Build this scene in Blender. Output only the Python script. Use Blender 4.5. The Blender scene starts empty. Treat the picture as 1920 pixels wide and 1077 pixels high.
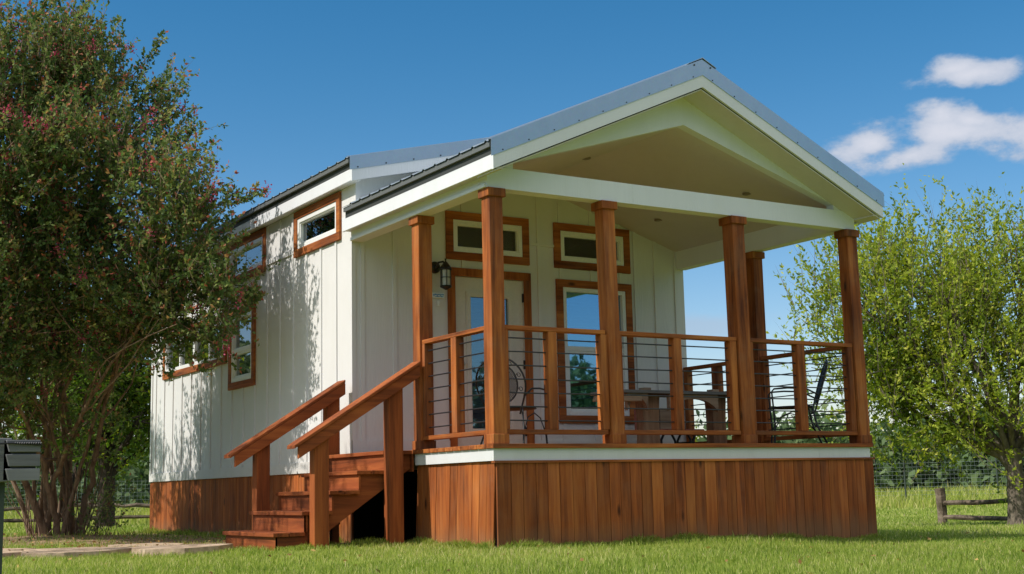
import bpy, math, random
import numpy as np
from mathutils import Vector, Matrix

random.seed(7)
rng = np.random.default_rng(11)
SC = bpy.context.scene
COL = SC.collection
R = math.radians

# ------------------------------------------------------------------ terrain height
CX, CY = -5.80, -9.66

def ss(a, b, v):
    t = np.clip((np.asarray(v, float) - a) / (b - a), 0, 1)
    return t * t * (3 - 2 * t)

def ground(x, y):
    x = np.asarray(x, float); y = np.asarray(y, float)
    r = np.hypot(x - CX, y - CY)
    u = (x - CX) / np.maximum(y - CY, 0.3)
    u = np.where(y - CY < 0.3, 3.0, u)
    w = ss(.6, 1.07, u)
    left = -.4 * ss(21, 45, r)
    right = -.09 * ss(6, 14, r) - .08 * ss(13.5, 17, r) - .26 * ss(17, 30, r)
    h = left * (1 - w) + right * w
    h = h + .07 * np.exp(-((x + 1.9) ** 2 + (y - 7.9) ** 2) / 2.2)
    h = h + .035 * np.exp(-((x + .9) ** 2 + (y - 1.6) ** 2) / 1.2)
    h = h + .055 * np.exp(-((x - 2.3) ** 2) / .9 - ((y + .35) ** 2) / .5)
    h = h + .012 * np.sin(x * 1.3 + y * .7) * np.sin(y * .9 - x * .4) * ss(9, 14, r) * (1 - ss(13.5, 15, r) * .6)
    return h

def gz(x, y):
    return float(ground(x, y))

# ------------------------------------------------------------------ mesh helpers
class MB:
    def __init__(s):
        s.v = []; s.f = []; s.c = []; s.tint = 1.0; s.sm = []
    def add(s, vs, fs, smooth=False):
        n = len(s.v)
        s.v += [tuple(map(float, p)) for p in vs]
        for f in fs:
            s.f.append(tuple(i + n for i in f)); s.c.append(s.tint); s.sm.append(smooth)
        return s
    def box(s, x0, x1, y0, y1, z0, z1):
        if x0 > x1: x0, x1 = x1, x0
        if y0 > y1: y0, y1 = y1, y0
        if z0 > z1: z0, z1 = z1, z0
        v = [(x0,y0,z0),(x1,y0,z0),(x1,y1,z0),(x0,y1,z0),(x0,y0,z1),(x1,y0,z1),(x1,y1,z1),(x0,y1,z1)]
        return s.add(v, [(0,3,2,1),(4,5,6,7),(0,1,5,4),(1,2,6,5),(2,3,7,6),(3,0,4,7)])
    def hexa(s, b, t):          # bottom 4 ccw from above, top 4
        return s.add(list(b) + list(t), [(0,3,2,1),(4,5,6,7),(0,1,5,4),(1,2,6,5),(2,3,7,6),(3,0,4,7)])
    def prism(s, poly, ax, a0, a1):
        """poly: 2D points in the two other axes (order x,y,z minus ax), extruded a0..a1"""
        def P(p, a):
            l = list(p); l.insert(ax, a); return tuple(l)
        n = len(poly)
        v = [P(p, a0) for p in poly] + [P(p, a1) for p in poly]
        fs = [tuple(range(n)), tuple(range(2 * n - 1, n - 1, -1))]
        for i in range(n):
            j = (i + 1) % n
            fs.append((j, i, i + n, j + n))
        return s.add(v, fs)
    def tube(s, pts, r, seg=8, caps=True, smooth=True):
        pts = [Vector(p) for p in pts]
        rs = r if isinstance(r, (list, tuple)) else [r] * len(pts)
        n0 = None; vs = []; fs = []
        for i, p in enumerate(pts):
            if i == 0: t = pts[1] - p
            elif i == len(pts) - 1: t = p - pts[i - 1]
            else: t = pts[i + 1] - pts[i - 1]
            if t.length < 1e-9: t = Vector((0, 0, 1))
            t.normalize()
            if n0 is None:
                a = Vector((0, 0, 1)) if abs(t.z) < .9 else Vector((1, 0, 0))
                n0 = t.cross(a).normalized()
            else:
                n0 = (n0 - t * n0.dot(t))
                n0 = n0.normalized() if n0.length > 1e-6 else t.orthogonal().normalized()
            b = t.cross(n0)
            for k in range(seg):
                a = 2 * math.pi * k / seg
                vs.append(p + (n0 * math.cos(a) + b * math.sin(a)) * rs[i])
        for i in range(len(pts) - 1):
            for k in range(seg):
                k2 = (k + 1) % seg
                fs.append((i*seg+k, i*seg+k2, (i+1)*seg+k2, (i+1)*seg+k))
        s.add(vs, fs, smooth)
        if caps:
            n = len(pts) - 1
            s.add(vs[:seg], [tuple(range(seg - 1, -1, -1))]); s.add(vs[n*seg:], [tuple(range(seg))])
        return s
    def lathe(s, c, prof, seg=16, smooth=True):
        vs = []; fs = []
        for (r, z) in prof:
            for k in range(seg):
                a = 2 * math.pi * k / seg
                vs.append((c[0] + r * math.cos(a), c[1] + r * math.sin(a), c[2] + z))
        for i in range(len(prof) - 1):
            for k in range(seg):
                k2 = (k + 1) % seg
                fs.append((i*seg+k, i*seg+k2, (i+1)*seg+k2, (i+1)*seg+k))
        s.add(vs, fs, smooth)
        n = len(prof) - 1
        s.add(vs[:seg], [tuple(range(seg - 1, -1, -1))]); s.add(vs[n*seg:], [tuple(range(seg))])
        return s

BASE = {}
def tagit(o, label=None, cat=None, group=None, kind=None):
    if label: o['label'] = label
    if cat: o['category'] = cat
    if group: o['group'] = group
    if kind: o['kind'] = kind
    return o

def empty(name, loc, label, cat, group=None):
    o = bpy.data.objects.new(name, None); COL.objects.link(o); o.location = loc
    o.empty_display_size = .2
    BASE[o.name] = Vector(loc)
    return tagit(o, label, cat, group)

def base_of(o):
    if o is None: return Vector((0, 0, 0))
    while o.parent: o = o.parent
    return BASE.get(o.name, Vector((0, 0, 0)))

def obj(name, mb, mat, parent=None, bevel=0, label=None):
    off = base_of(parent)
    me = bpy.data.meshes.new(name)
    v = np.array(mb.v, float) - np.array(off)
    me.from_pydata([tuple(p) for p in v], [], mb.f)
    at = me.attributes.new('tint', 'FLOAT', 'FACE')
    at.data.foreach_set('value', np.array(mb.c, dtype=np.float32))
    me.polygons.foreach_set('use_smooth', np.array(mb.sm, dtype=bool))
    me.materials.append(mat)
    me.update()
    o = bpy.data.objects.new(name, me); COL.objects.link(o)
    if parent is not None: o.parent = parent
    if bevel:
        m = o.modifiers.new('bevel', 'BEVEL'); m.width = bevel; m.segments = 2; m.limit_method = 'ANGLE'; m.angle_limit = R(40)
    if label: o['label'] = label
    return o

def np_obj(name, verts, nper, mat, parent=None, tint=None, quad=None):
    """verts (N*nper,3); faces list of index tuples inside each element (quad)"""
    off = np.array(base_of(parent))
    verts = verts - off
    n = len(verts) // nper
    me = bpy.data.meshes.new(name)
    me.vertices.add(len(verts)); me.vertices.foreach_set('co', verts.astype(np.float32).ravel())
    idx0 = (np.arange(n) * nper)[:, None]
    loops = np.concatenate([(idx0 + np.array(f)[None, :]).reshape(n, -1) for f in quad], axis=1)
    sizes = np.array([len(f) for f in quad])
    tot = np.tile(sizes, n)
    starts = np.concatenate([[0], np.cumsum(tot)[:-1]])
    me.loops.add(loops.size); me.loops.foreach_set('vertex_index', loops.ravel().astype(np.int32))
    me.polygons.add(len(tot)); me.polygons.foreach_set('loop_start', starts.astype(np.int32))
    me.polygons.foreach_set('loop_total', tot.astype(np.int32))
    me.update(calc_edges=True)
    if tint is not None:
        at = me.attributes.new('tint', 'FLOAT', 'FACE')
        at.data.foreach_set('value', np.repeat(tint, len(sizes)).astype(np.float32))
    me.materials.append(mat)
    o = bpy.data.objects.new(name, me); COL.objects.link(o)
    if parent is not None: o.parent = parent
    return o

# ------------------------------------------------------------------ materials
class NT:
    def __init__(s, name):
        s.m = bpy.data.materials.new(name); s.m.use_nodes = True
        s.t = s.m.node_tree; s.t.nodes.clear()
        s.out = s.n('ShaderNodeOutputMaterial')
    def n(s, t, **kw):
        nd = s.t.nodes.new(t)
        for k, v in kw.items():
            if k.startswith('i_'):
                key = k[2:]
                key = int(key) if key.isdigit() else key.replace('_', ' ')
                nd.inputs[key].default_value = v
            else: setattr(nd, k, v)
        return nd
    def l(s, a, b): s.t.links.new(a, b)
    def coords(s, scale=(1, 1, 1), kind='Object'):
        tc = s.n('ShaderNodeTexCoord'); mp = s.n('ShaderNodeMapping'); mp.inputs['Scale'].default_value = scale
        s.l(tc.outputs[kind], mp.inputs['Vector']); return mp.outputs['Vector']
    def noise(s, vec, scale, detail=4, rough=.55, dist=0):
        n = s.n('ShaderNodeTexNoise'); n.inputs['Scale'].default_value = scale
        n.inputs['Detail'].default_value = detail; n.inputs['Roughness'].default_value = rough
        n.inputs['Distortion'].default_value = dist
        s.l(vec, n.inputs['Vector']); return n.outputs['Fac']
    def ramp(s, fac, stops, interp='LINEAR'):
        r = s.n('ShaderNodeValToRGB'); r.color_ramp.interpolation = interp
        el = r.color_ramp.elements
        while len(el) < len(stops): el.new(.5)
        for e, (p, c) in zip(el, stops):
            e.position = p; e.color = (c[0], c[1], c[2], 1) if len(c) == 3 else c
        s.l(fac, r.inputs[0]); return r.outputs[0]
    def math(s, op, a, b=None, c=None):
        n = s.n('ShaderNodeMath', operation=op)
        for i, x in enumerate((a, b, c)):
            if x is None: continue
            if isinstance(x, (int, float)): n.inputs[i].default_value = x
            else: s.l(x, n.inputs[i])
        return n.outputs[0]
    def mix(s, fac, a, b, mode='MIX'):
        n = s.n('ShaderNodeMix', data_type='RGBA', blend_type=mode)
        for i, x in ((0, fac), (6, a), (7, b)):
            if isinstance(x, (int, float)): n.inputs[i].default_value = x
            elif isinstance(x, (tuple, list)): n.inputs[i].default_value = (x[0], x[1], x[2], 1)
            else: s.l(x, n.inputs[i])
        return n.outputs[2]
    def attr(s, name='tint'):
        return s.n('ShaderNodeAttribute', attribute_name=name).outputs['Fac']
    def bump(s, h, strength=.3, dist=.01):
        b = s.n('ShaderNodeBump'); b.inputs['Strength'].default_value = strength; b.inputs['Distance'].default_value = dist
        s.l(h, b.inputs['Height']); return b.outputs[0]
    def bsdf(s, color, rough=.6, normal=None, metal=0, spec=.5, **kw):
        b = s.n('ShaderNodeBsdfPrincipled')
        for k, x in (('Base Color', color), ('Roughness', rough), ('Metallic', metal), ('Specular IOR Level', spec)):
            if isinstance(x, (int, float)): b.inputs[k].default_value = x
            elif isinstance(x, (tuple, list)): b.inputs[k].default_value = (x[0], x[1], x[2], 1)
            else: s.l(x, b.inputs[k])
        if normal is not None: s.l(normal, b.inputs['Normal'])
        return b
    def done(s, sh):
        s.l(sh, s.out.inputs['Surface']); return s.m

def wood(name, axis, dark, mid, light, rough=.72, knots=True, weather=0.0, lac=.22):
    t = NT(name)
    sc = [26, 26, 26]; sc[axis] = 1.6
    sc2 = [5, 5, 5]; sc2[axis] = .7
    oi = t.n('ShaderNodeObjectInfo')
    tc = t.n('ShaderNodeTexCoord'); add = t.n('ShaderNodeVectorMath', operation='ADD')
    rv = t.n('ShaderNodeCombineXYZ'); at = t.attr()
    r7 = t.math('MULTIPLY', oi.outputs['Random'], 7.0); a9 = t.math('MULTIPLY', at, 9.0)
    for i in range(3): t.l(t.math('ADD', r7, a9), rv.inputs[i])
    t.l(tc.outputs['Object'], add.inputs[0]); t.l(rv.outputs[0], add.inputs[1])
    def mp(s):
        m = t.n('ShaderNodeMapping'); m.inputs['Scale'].default_value = s; t.l(add.outputs[0], m.inputs['Vector']); return m.outputs['Vector']
    g = t.noise(mp(sc), 1.0, 5, .6, .6)
    g2 = t.noise(mp(sc2), 1.0, 3, .5, .3)
    g3 = t.noise(mp([q * .55 for q in sc2]), 1.0, 4, .6, .5)
    fac = t.math('ADD', t.math('MULTIPLY', g, .75), t.math('ADD', t.math('MULTIPLY', g2, .70), t.math('MULTIPLY', g3, .55)))
    fac = t.math('SUBTRACT', fac, .50)
    c = t.ramp(fac, [(.26, dark), (.5, mid), (.76, light)])
    if knots:
        ks = [3.2, 3.2, 3.2]; ks[axis] = 1.15
        vo = t.n('ShaderNodeTexVoronoi'); vo.inputs['Scale'].default_value = 1.0; t.l(mp(ks), vo.inputs['Vector'])
        k = t.ramp(vo.outputs['Distance'], [(.035, (1, 1, 1)), (.085, (0, 0, 0))])
        c = t.mix(t.math('MULTIPLY', k, .9), c, tuple(x * .25 for x in dark))
    tt = t.math('ADD', t.math('MULTIPLY', at, .5), .5)
    c = t.mix(1.0, c, tt, 'MULTIPLY') if False else c
    hsv = t.n('ShaderNodeHueSaturation'); t.l(c, hsv.inputs['Color'])
    t.l(at, hsv.inputs['Value']); hsv.inputs['Saturation'].default_value = 1.0
    c = hsv.outputs[0]
    if name.startswith('skirting'):
        zc = t.n('ShaderNodeTexCoord'); sx = t.n('ShaderNodeSeparateXYZ'); t.l(zc.outputs['Object'], sx.inputs[0])
        lo = t.ramp(t.math('ADD', sx.outputs[2], t.math('MULTIPLY', g3, .28)), [(.16, (1, 1, 1)), (.36, (0, 0, 0))])
        c = t.mix(t.math('MULTIPLY', lo, .5), c, (.20, .13, .07))
    if weather:
        w = t.ramp(t.noise(mp((2, 2, 2)), 1.3, 4, .7, .5), [(.45, (0, 0, 0)), (.72, (1, 1, 1))])
        c = t.mix(t.math('MULTIPLY', w, weather), c, (.30, .22, .14))
    b = t.bsdf(c, rough, t.bump(t.math('ADD', g, t.math('MULTIPLY', g2, .3)), .35, .004), spec=lac)
    return t.done(b.outputs[0])

CED = ((.10, .026, .009), (.31, .086, .019), (.54, .19, .045))
W_Z = wood('cedar stain upright grain', 2, *CED, weather=.16)
W_X = wood('cedar stain long grain x', 0, *CED, weather=.16)
W_Y = wood('cedar stain long grain y', 1, *CED, weather=.16)
SK = ((.13, .033, .010), (.30, .081, .018), (.44, .145, .034))
W_SK = wood('skirting board stain', 2, *SK, weather=.12)
ST = ((.11, .030, .010), (.24, .062, .018), (.37, .112, .030))
W_SX = wood('stair wood x', 0, *ST); W_SY = wood('stair wood y', 1, *ST); W_SZ = wood('stair wood z', 2, *((.12,.033,.011),(.27,.072,.019),(.40,.125,.033)))
W_OLD = wood('weathered post wood', 2, (.13, .065, .035), (.24, .13, .07), (.36, .22, .13), weather=.5, lac=.15)
W_OLDX = wood('weathered plank wood', 0, (.15, .10, .07), (.27, .19, .13), (.38, .29, .21), weather=.4, lac=.15)
W_GREY = wood('grey table plank', 0, (.10, .10, .10), (.19, .19, .19), (.28, .28, .28), lac=.3)
W_RED = wood('faded red board', 2, (.20, .06, .045), (.30, .10, .075), (.38, .15, .11), lac=.2)
W_SPLIT = wood('split rail wood', 0, (.05, .038, .028), (.13, .10, .075), (.24, .19, .15), lac=.1)
W_BOX = wood('grey painted boards', 0, (.07, .07, .076), (.14, .14, .15), (.21, .21, .22), lac=.3, knots=False)

def siding(name, col):
    t = NT(name)
    v = t.coords((30, 30, 2.2)); g = t.noise(v, 1.0, 5, .65, 1.2)
    v2 = t.coords((1, 1, 1)); big = t.noise(v2, .9, 4, .6)
    v3 = t.coords((7, 7, .8)); st = t.noise(v3, 1.0, 3, .5)
    z = t.n('ShaderNodeTexCoord'); sx = t.n('ShaderNodeSeparateXYZ'); t.l(z.outputs['Object'], sx.inputs[0])
    low = t.ramp(t.math('ADD', sx.outputs[2], t.math('MULTIPLY', st, .5)), [(.95, (1, 1, 1)), (1.5, (0, 0, 0))]) if False else None
    c = t.mix(t.ramp(big, [(.35, (0, 0, 0)), (.75, (1, 1, 1))]), col, tuple(x * .93 for x in col))
    c = t.mix(t.math('MULTIPLY', t.ramp(st, [(.5, (0, 0, 0)), (.8, (1, 1, 1))]), .35), c, tuple(x * y for x, y in zip(col, (.88, .87, .83))))
    c = t.mix(t.math('MULTIPLY', t.ramp(g, [(.62, (0, 0, 0)), (.8, (1, 1, 1))]), .25), c, tuple(x * .8 for x in col))
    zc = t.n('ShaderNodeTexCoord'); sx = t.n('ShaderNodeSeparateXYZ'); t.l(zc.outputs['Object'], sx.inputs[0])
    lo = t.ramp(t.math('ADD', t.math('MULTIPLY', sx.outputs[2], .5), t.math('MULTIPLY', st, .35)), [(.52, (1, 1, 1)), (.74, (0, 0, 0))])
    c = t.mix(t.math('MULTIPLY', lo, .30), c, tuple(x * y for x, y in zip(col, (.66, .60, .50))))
    b = t.bsdf(c, .55, t.bump(g, .6, .006), spec=.35)
    return t.done(b.outputs[0])
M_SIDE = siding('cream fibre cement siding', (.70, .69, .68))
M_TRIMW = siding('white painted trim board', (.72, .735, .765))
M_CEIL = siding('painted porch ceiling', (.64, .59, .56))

def simple(name, col, rough=.5, metal=0, bump=0, bs=40, spec=.5, var=.12):
    t = NT(name)
    n = t.noise(t.coords((1, 1, 1)), bs, 4, .6)
    c = t.mix(n, tuple(x * (1 - var) for x in col), tuple(min(1, x * (1 + var)) for x in col))
    nm = t.bump(n, bump, .003) if bump else None
    rr = t.math('ADD', t.math('MULTIPLY', n, .12), rough - .06)
    return t.done(t.bsdf(c, rr, nm, metal, spec).outputs[0])

M_VINYL = simple('white vinyl frame', (.78, .78, .76), .35)
M_DOOR = simple('cream painted door', (.66, .62, .55), .4, bump=.05)
M_IRON = simple('black wrought iron', (.018, .018, .020), .42, .3)
M_ROD = simple('dark steel rod', (.055, .060, .070), .38, .7)
M_NICK = simple('satin nickel', (.55, .52, .47), .3, 1)
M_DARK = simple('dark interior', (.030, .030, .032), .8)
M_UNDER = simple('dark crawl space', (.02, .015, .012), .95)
M_BLIND = simple('blind slats', (.66, .68, .70), .5)
M_PLQ = simple('white plaque', (.72, .76, .80), .4)
M_BLUE = simple('blue plaque print', (.10, .25, .50), .5)
M_BLACK = simple('black lantern paint', (.012, .012, .012), .35)
M_FROST = simple('frosted lantern glass', (.50, .50, .46), .25)
M_LAMPD = simple('recessed lamp trim', (.22, .17, .13), .5)
M_WIRE = simple('galvanised wire', (.22, .26, .27), .6, .2)
M_STEELP = simple('dark green steel post', (.04, .055, .045), .6)

def metal_roof():
    t = NT('galvalume metal roofing')
    n = t.noise(t.coords((3, 3, 3)), 2.0, 4, .6)
    sp = t.n('ShaderNodeTexVoronoi'); sp.inputs['Scale'].default_value = 60; t.l(t.coords(), sp.inputs['Vector'])
    c = t.mix(n, (.38, .46, .52), (.47, .55, .60))
    c = t.mix(.03, c, sp.outputs['Color'])
    b = t.bsdf(c, .36, t.bump(n, .1, .004), .8)
    return t.done(b.outputs[0])
M_METAL = metal_roof()
M_METALG = simple('grey drip edge', (.16, .17, .17), .6, .4)
M_METALD = simple('roof panel underside', (.05, .055, .055), .7, .2)

def glass(name, refl=.5, tint=(.55, .6, .6), rc=(.9, .95, 1)):
    t = NT(name)
    lw = t.n('ShaderNodeLayerWeight'); lw.inputs['Blend'].default_value = .35
    gl = t.n('ShaderNodeBsdfGlossy'); gl.inputs['Roughness'].default_value = .015; gl.inputs['Color'].default_value = (*rc, 1)
    wav = t.noise(t.coords(), 1.6, 2, .4)
    t.l(t.bump(wav, .25, .004), gl.inputs['Normal'])
    tr = t.n('ShaderNodeBsdfTransparent'); tr.inputs['Color'].default_value = (*tint, 1)
    mx = t.n('ShaderNodeMixShader')
    f = t.math('MINIMUM', t.math('ADD', t.math('MULTIPLY', lw.outputs['Fresnel'], .9), refl * .5), 1.0)
    t.l(f, mx.inputs[0]); t.l(tr.outputs[0], mx.inputs[1]); t.l(gl.outputs[0], mx.inputs[2])
    return t.done(mx.outputs[0])
M_GLASS = glass('window glass', .40, (.5, .55, .55))
M_DGLASS = glass('door glass', .25, (.62, .68, .72), (.6, .85, 1.0))
M_GLASS2 = glass('clerestory glass', .10, (.5, .52, .5))
M_LGLASS = glass('coated porch window glass', .75, (.42, .45, .46), (.40, .74, 1.0))

def leafmat(name, cols, trans=.45, rough=.6, spec=.18):
    t = NT(name)
    a = t.attr()
    c = t.ramp(a, cols)
    b = t.bsdf(c, rough, spec=spec)
    tr = t.n('ShaderNodeBsdfTranslucent')
    hs = t.n('ShaderNodeHueSaturation'); hs.inputs['Saturation'].default_value = 1.1; hs.inputs['Value'].default_value = 1.25
    t.l(c, hs.inputs['Color']); t.l(hs.outputs[0], tr.inputs['Color'])
    mx = t.n('ShaderNodeMixShader'); mx.inputs[0].default_value = trans
    t.l(b.outputs[0], mx.inputs[1]); t.l(tr.outputs[0], mx.inputs[2])
    return t.done(mx.outputs[0])
L_MYR = leafmat('crape myrtle leaves', [(0, (.055, .105, .032)), (.4, (.13, .195, .055)), (.75, (.27, .31, .09)), (.9, (.38, .19, .09)), (1, (.42, .10, .08))], .38)
L_FLW = leafmat('pink blossoms', [(0, (.30, .03, .07)), (1, (.60, .12, .20))], .35)
L_RT = leafmat('cedar elm leaves', [(0, (.10, .17, .025)), (.45, (.26, .34, .045)), (.8, (.46, .50, .07)), (1, (.58, .55, .12))], .45)
L_LT = leafmat('dark oak leaves', [(0, (.05, .10, .018)), (.6, (.12, .20, .028)), (1, (.30, .34, .04))], .45)
L_WOOD = leafmat('far wood leaves', [(0, (.07, .115, .05)), (.6, (.12, .18, .075)), (1, (.20, .26, .11))], .3)
L_LAWN = leafmat('lawn grass', [(0, (.13, .20, .035)), (.4, (.25, .34, .055)), (.7, (.40, .46, .11)), (.88, (.55, .56, .19)), (1, (.62, .53, .30))], .5, .55, .2)
L_MEAD = leafmat('meadow grass', [(0, (.20, .28, .04)), (.6, (.33, .38, .07)), (1, (.50, .47, .18))], .4, .6, .2)

def bark(name, a, b, sc=(9, 9, 1.6)):
    t = NT(name)
    v = t.coords(sc); n = t.noise(v, 1.5, 6, .65, .8)
    c = t.ramp(n, [(.3, a), (.7, b)])
    return t.done(t.bsdf(c, .85, t.bump(n, .8, .03), spec=.15).outputs[0])
B_MYR = bark('myrtle bark', (.10, .060, .038), (.34, .235, .16))
B_DK = bark('dark oak bark', (.020, .015, .012), (.075, .058, .045))
B_GR = bark('grey elm bark', (.06, .048, .038), (.20, .165, .13))

def ground_mat():
    t = NT('lawn soil and turf')
    v = t.coords()
    n1 = t.noise(v, 14, 6, .7); n2 = t.noise(v, .8, 4, .6); n3 = t.noise(v, 90, 3, .6)
    c = t.ramp(n1, [(.3, (.11, .16, .03)), (.52, (.23, .29, .05)), (.75, (.40, .41, .12))])
    c = t.mix(t.ramp(n2, [(.35, (0, 0, 0)), (.7, (1, 1, 1))]), c, t.mix(.55, c, (.20, .235, .045)))
    d = t.attr('dirt')
    dc = t.ramp(t.noise(v, 7, 6, .7), [(.3, (.17, .105, .06)), (.6, (.38, .26, .16)), (.8, (.52, .40, .27))])
    f = t.ramp(t.math('ADD', d, t.math('MULTIPLY', t.math('SUBTRACT', n1, .5), .9)), [(.42, (0, 0, 0)), (.58, (1, 1, 1))])
    c = t.mix(f, c, dc)
    h = t.math('ADD', n1, t.math('MULTIPLY', n3, .5))
    return t.done(t.bsdf(c, .95, t.bump(h, .7, .03), spec=.1).outputs[0])
M_GROUND = ground_mat()
def stone_mat():
    t = NT('sandstone flags')
    v = t.coords(); n = t.noise(v, 6, 6, .7); n2 = t.noise(v, 40, 4, .6)
    c = t.ramp(n, [(.3, (.24, .17, .11)), (.55, (.48, .36, .25)), (.75, (.62, .51, .38))])
    return t.done(t.bsdf(c, .9, t.bump(t.math('ADD', n, t.math('MULTIPLY', n2, .4)), .6, .02), spec=.2).outputs[0])
M_STONE = stone_mat()

# ------------------------------------------------------------------ camera, sun, world
cam = bpy.data.cameras.new('camera'); co = bpy.data.objects.new('camera', cam); COL.objects.link(co)
co.location = (-5.802, -9.663, .508)
co.rotation_euler = (R(98.767), R(1.283), R(-31.744))
cam.sensor_width = 36; cam.lens = 36 * 2467.04 / 1920
cam.clip_start = .05; cam.clip_end = 8000
SC.camera = co

SD = Vector((1, -.11, -1.05)).normalized()      # direction sunlight travels
sun = bpy.data.lights.new('sun', 'SUN'); so = bpy.data.objects.new('sun', sun); COL.objects.link(so)
sun.energy = 4.9; sun.angle = R(.53); sun.color = (1, .94, .86)
so.rotation_euler = SD.to_track_quat('-Z', 'Y').to_euler(); so.location = (-20, 5, 20)
sel = math.asin(-SD.z); saz = math.atan2(-SD.x, -SD.y)

w = bpy.data.worlds.new('World'); SC.world = w; w.use_nodes = True
wt = w.node_tree; wt.nodes.clear()
def wn(t, **k):
    n = wt.nodes.new(t)
    for a, b in k.items(): setattr(n, a, b)
    return n
wo = wn('ShaderNodeOutputWorld'); bg = wn('ShaderNodeBackground'); bg.inputs[1].default_value = .13
sky = wn('ShaderNodeTexSky', sky_type='NISHITA'); sky.sun_disc = False
sky.sun_elevation = sel; sky.sun_rotation = saz; sky.altitude = 200; sky.air_density = 1.0; sky.dust_density = .6; sky.ozone_density = 2.2
def wm(op, a, b=None, c=None):
    n = wn('ShaderNodeMath', operation=op)
    for i, x in enumerate((a, b, c)):
        if x is None: continue
        if isinstance(x, (int, float)): n.inputs[i].default_value = x
        else: wt.links.new(x, n.inputs[i])
    return n.outputs[0]
tc = wn('ShaderNodeTexCoord'); sp = wn('ShaderNodeSeparateXYZ'); wt.links.new(tc.outputs['Generated'], sp.inputs[0])
az = wm('ARCTAN2', sp.outputs[0], sp.outputs[1]); el = wm('ARCSINE', sp.outputs[2])
nz = wn('ShaderNodeTexNoise'); nz.inputs['Scale'].default_value = 17; nz.inputs['Detail'].default_value = 10; nz.inputs['Roughness'].default_value = .60
mpw = wn('ShaderNodeMapping'); mpw.inputs['Scale'].default_value = (1, 1, 1.9); wt.links.new(tc.outputs['Generated'], mpw.inputs['Vector']); wt.links.new(mpw.outputs[0], nz.inputs['Vector'])
nfac = nz.outputs['Fac']
def puff(a0, e0, ra, re, rot=0):
    da = wm('SUBTRACT', az, a0); de = wm('SUBTRACT', el, e0)
    c, s_ = math.cos(rot), math.sin(rot)
    u = wm('DIVIDE', wm('ADD', wm('MULTIPLY', da, c), wm('MULTIPLY', de, s_)), ra)
    v_ = wm('DIVIDE', wm('SUBTRACT', wm('MULTIPLY', de, c), wm('MULTIPLY', da, s_)), re)
    return wm('SUBTRACT', 1.0, wm('SQRT', wm('ADD', wm('MULTIPLY', u, u), wm('MULTIPLY', v_, v_))))
PUFFS = []
for p in [(.9038, .288, .050, .0125, 0), (.896, .2935, .028, .011, 0),
          (.893, .2480, .082, .0190, -.06), (.884, .2640, .026, .0180, 0), (.836, .2470, .042, .019, .1), (.955, .2430, .07, .020, 0), (.905, .2560, .03, .012, -.2),
          (.862, .2350, .056, .014, .15)]:
    PUFFS.append(puff(*p))
f = PUFFS[0]
for p in PUFFS[1:]: f = wm('SMOOTH_MAX', f, p, .25)
f2 = puff(.710, .119, .032, .010, 0)
def sst(x, a, b):
    m = wn('ShaderNodeMapRange'); m.interpolation_type = 'SMOOTHSTEP'
    m.inputs[1].default_value = a; m.inputs[2].default_value = b; wt.links.new(x, m.inputs[0]); return m.outputs[0]
nn = wm('MULTIPLY', wm('SUBTRACT', nfac, .5), 2.4)
d1 = sst(wm('ADD', f, nn), .06, .62)
d2 = wm('MULTIPLY', sst(wm('ADD', f2, nn), -.3, .8), .55)
dens = wm('MAXIMUM', d1, d2)
hs = wn('ShaderNodeHueSaturation'); hs.inputs['Saturation'].default_value = 1.28; hs.inputs['Value'].default_value = .95
wt.links.new(sky.outputs[0], hs.inputs['Color'])
# cloud colour: bright tops, greyer bases (by elevation inside the cloud) 
shade = sst(wm('ADD', f, wm('MULTIPLY', nn, .8)), .1, 1.1)
mc = wn('ShaderNodeMix', data_type='RGBA'); mc.inputs[6].default_value = (3.4, 4.0, 5.0, 1); mc.inputs[7].default_value = (5.6, 5.7, 6.3, 1)
wt.links.new(shade, mc.inputs[0])
mx = wn('ShaderNodeMix', data_type='RGBA'); wt.links.new(wm('MULTIPLY', dens, .93), mx.inputs[0])
gm = wn('ShaderNodeMix', data_type='RGBA', blend_type='MULTIPLY'); gm.inputs[0].default_value = 1; 
gk = wn('ShaderNodeMix', data_type='RGBA'); gk.inputs[6].default_value = (1.35, 1.14, 1.13, 1); gk.inputs[7].default_value = (.53, .96, .98, 1)
wt.links.new(sst(el, -.02, .42), gk.inputs[0]); wt.links.new(gk.outputs[2], gm.inputs[7])
wt.links.new(hs.outputs[0], gm.inputs[6])
# bright cumulus added out of view (behind and above) to light shaded faces
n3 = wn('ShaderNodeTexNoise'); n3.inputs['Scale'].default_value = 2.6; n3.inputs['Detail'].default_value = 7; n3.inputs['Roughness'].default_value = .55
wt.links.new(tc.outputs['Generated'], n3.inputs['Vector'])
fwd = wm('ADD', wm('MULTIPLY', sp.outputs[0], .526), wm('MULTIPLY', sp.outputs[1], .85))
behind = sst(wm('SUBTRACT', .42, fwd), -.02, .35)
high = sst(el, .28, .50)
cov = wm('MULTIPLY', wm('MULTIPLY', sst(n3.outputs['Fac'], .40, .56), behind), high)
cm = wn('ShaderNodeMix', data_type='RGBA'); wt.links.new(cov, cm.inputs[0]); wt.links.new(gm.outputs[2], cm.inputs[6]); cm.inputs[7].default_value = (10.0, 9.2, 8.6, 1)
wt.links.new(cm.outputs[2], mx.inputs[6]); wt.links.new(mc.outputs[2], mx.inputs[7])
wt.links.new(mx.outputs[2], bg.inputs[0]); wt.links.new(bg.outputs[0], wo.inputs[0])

SC.view_settings.view_transform = 'Standard'; SC.view_settings.look = 'None'; SC.view_settings.exposure = 0
SC.cycles.max_bounces = 8; SC.cycles.transparent_max_bounces = 12; SC.cycles.use_denoising = True
SC.cycles.sample_clamp_indirect = 4

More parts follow.
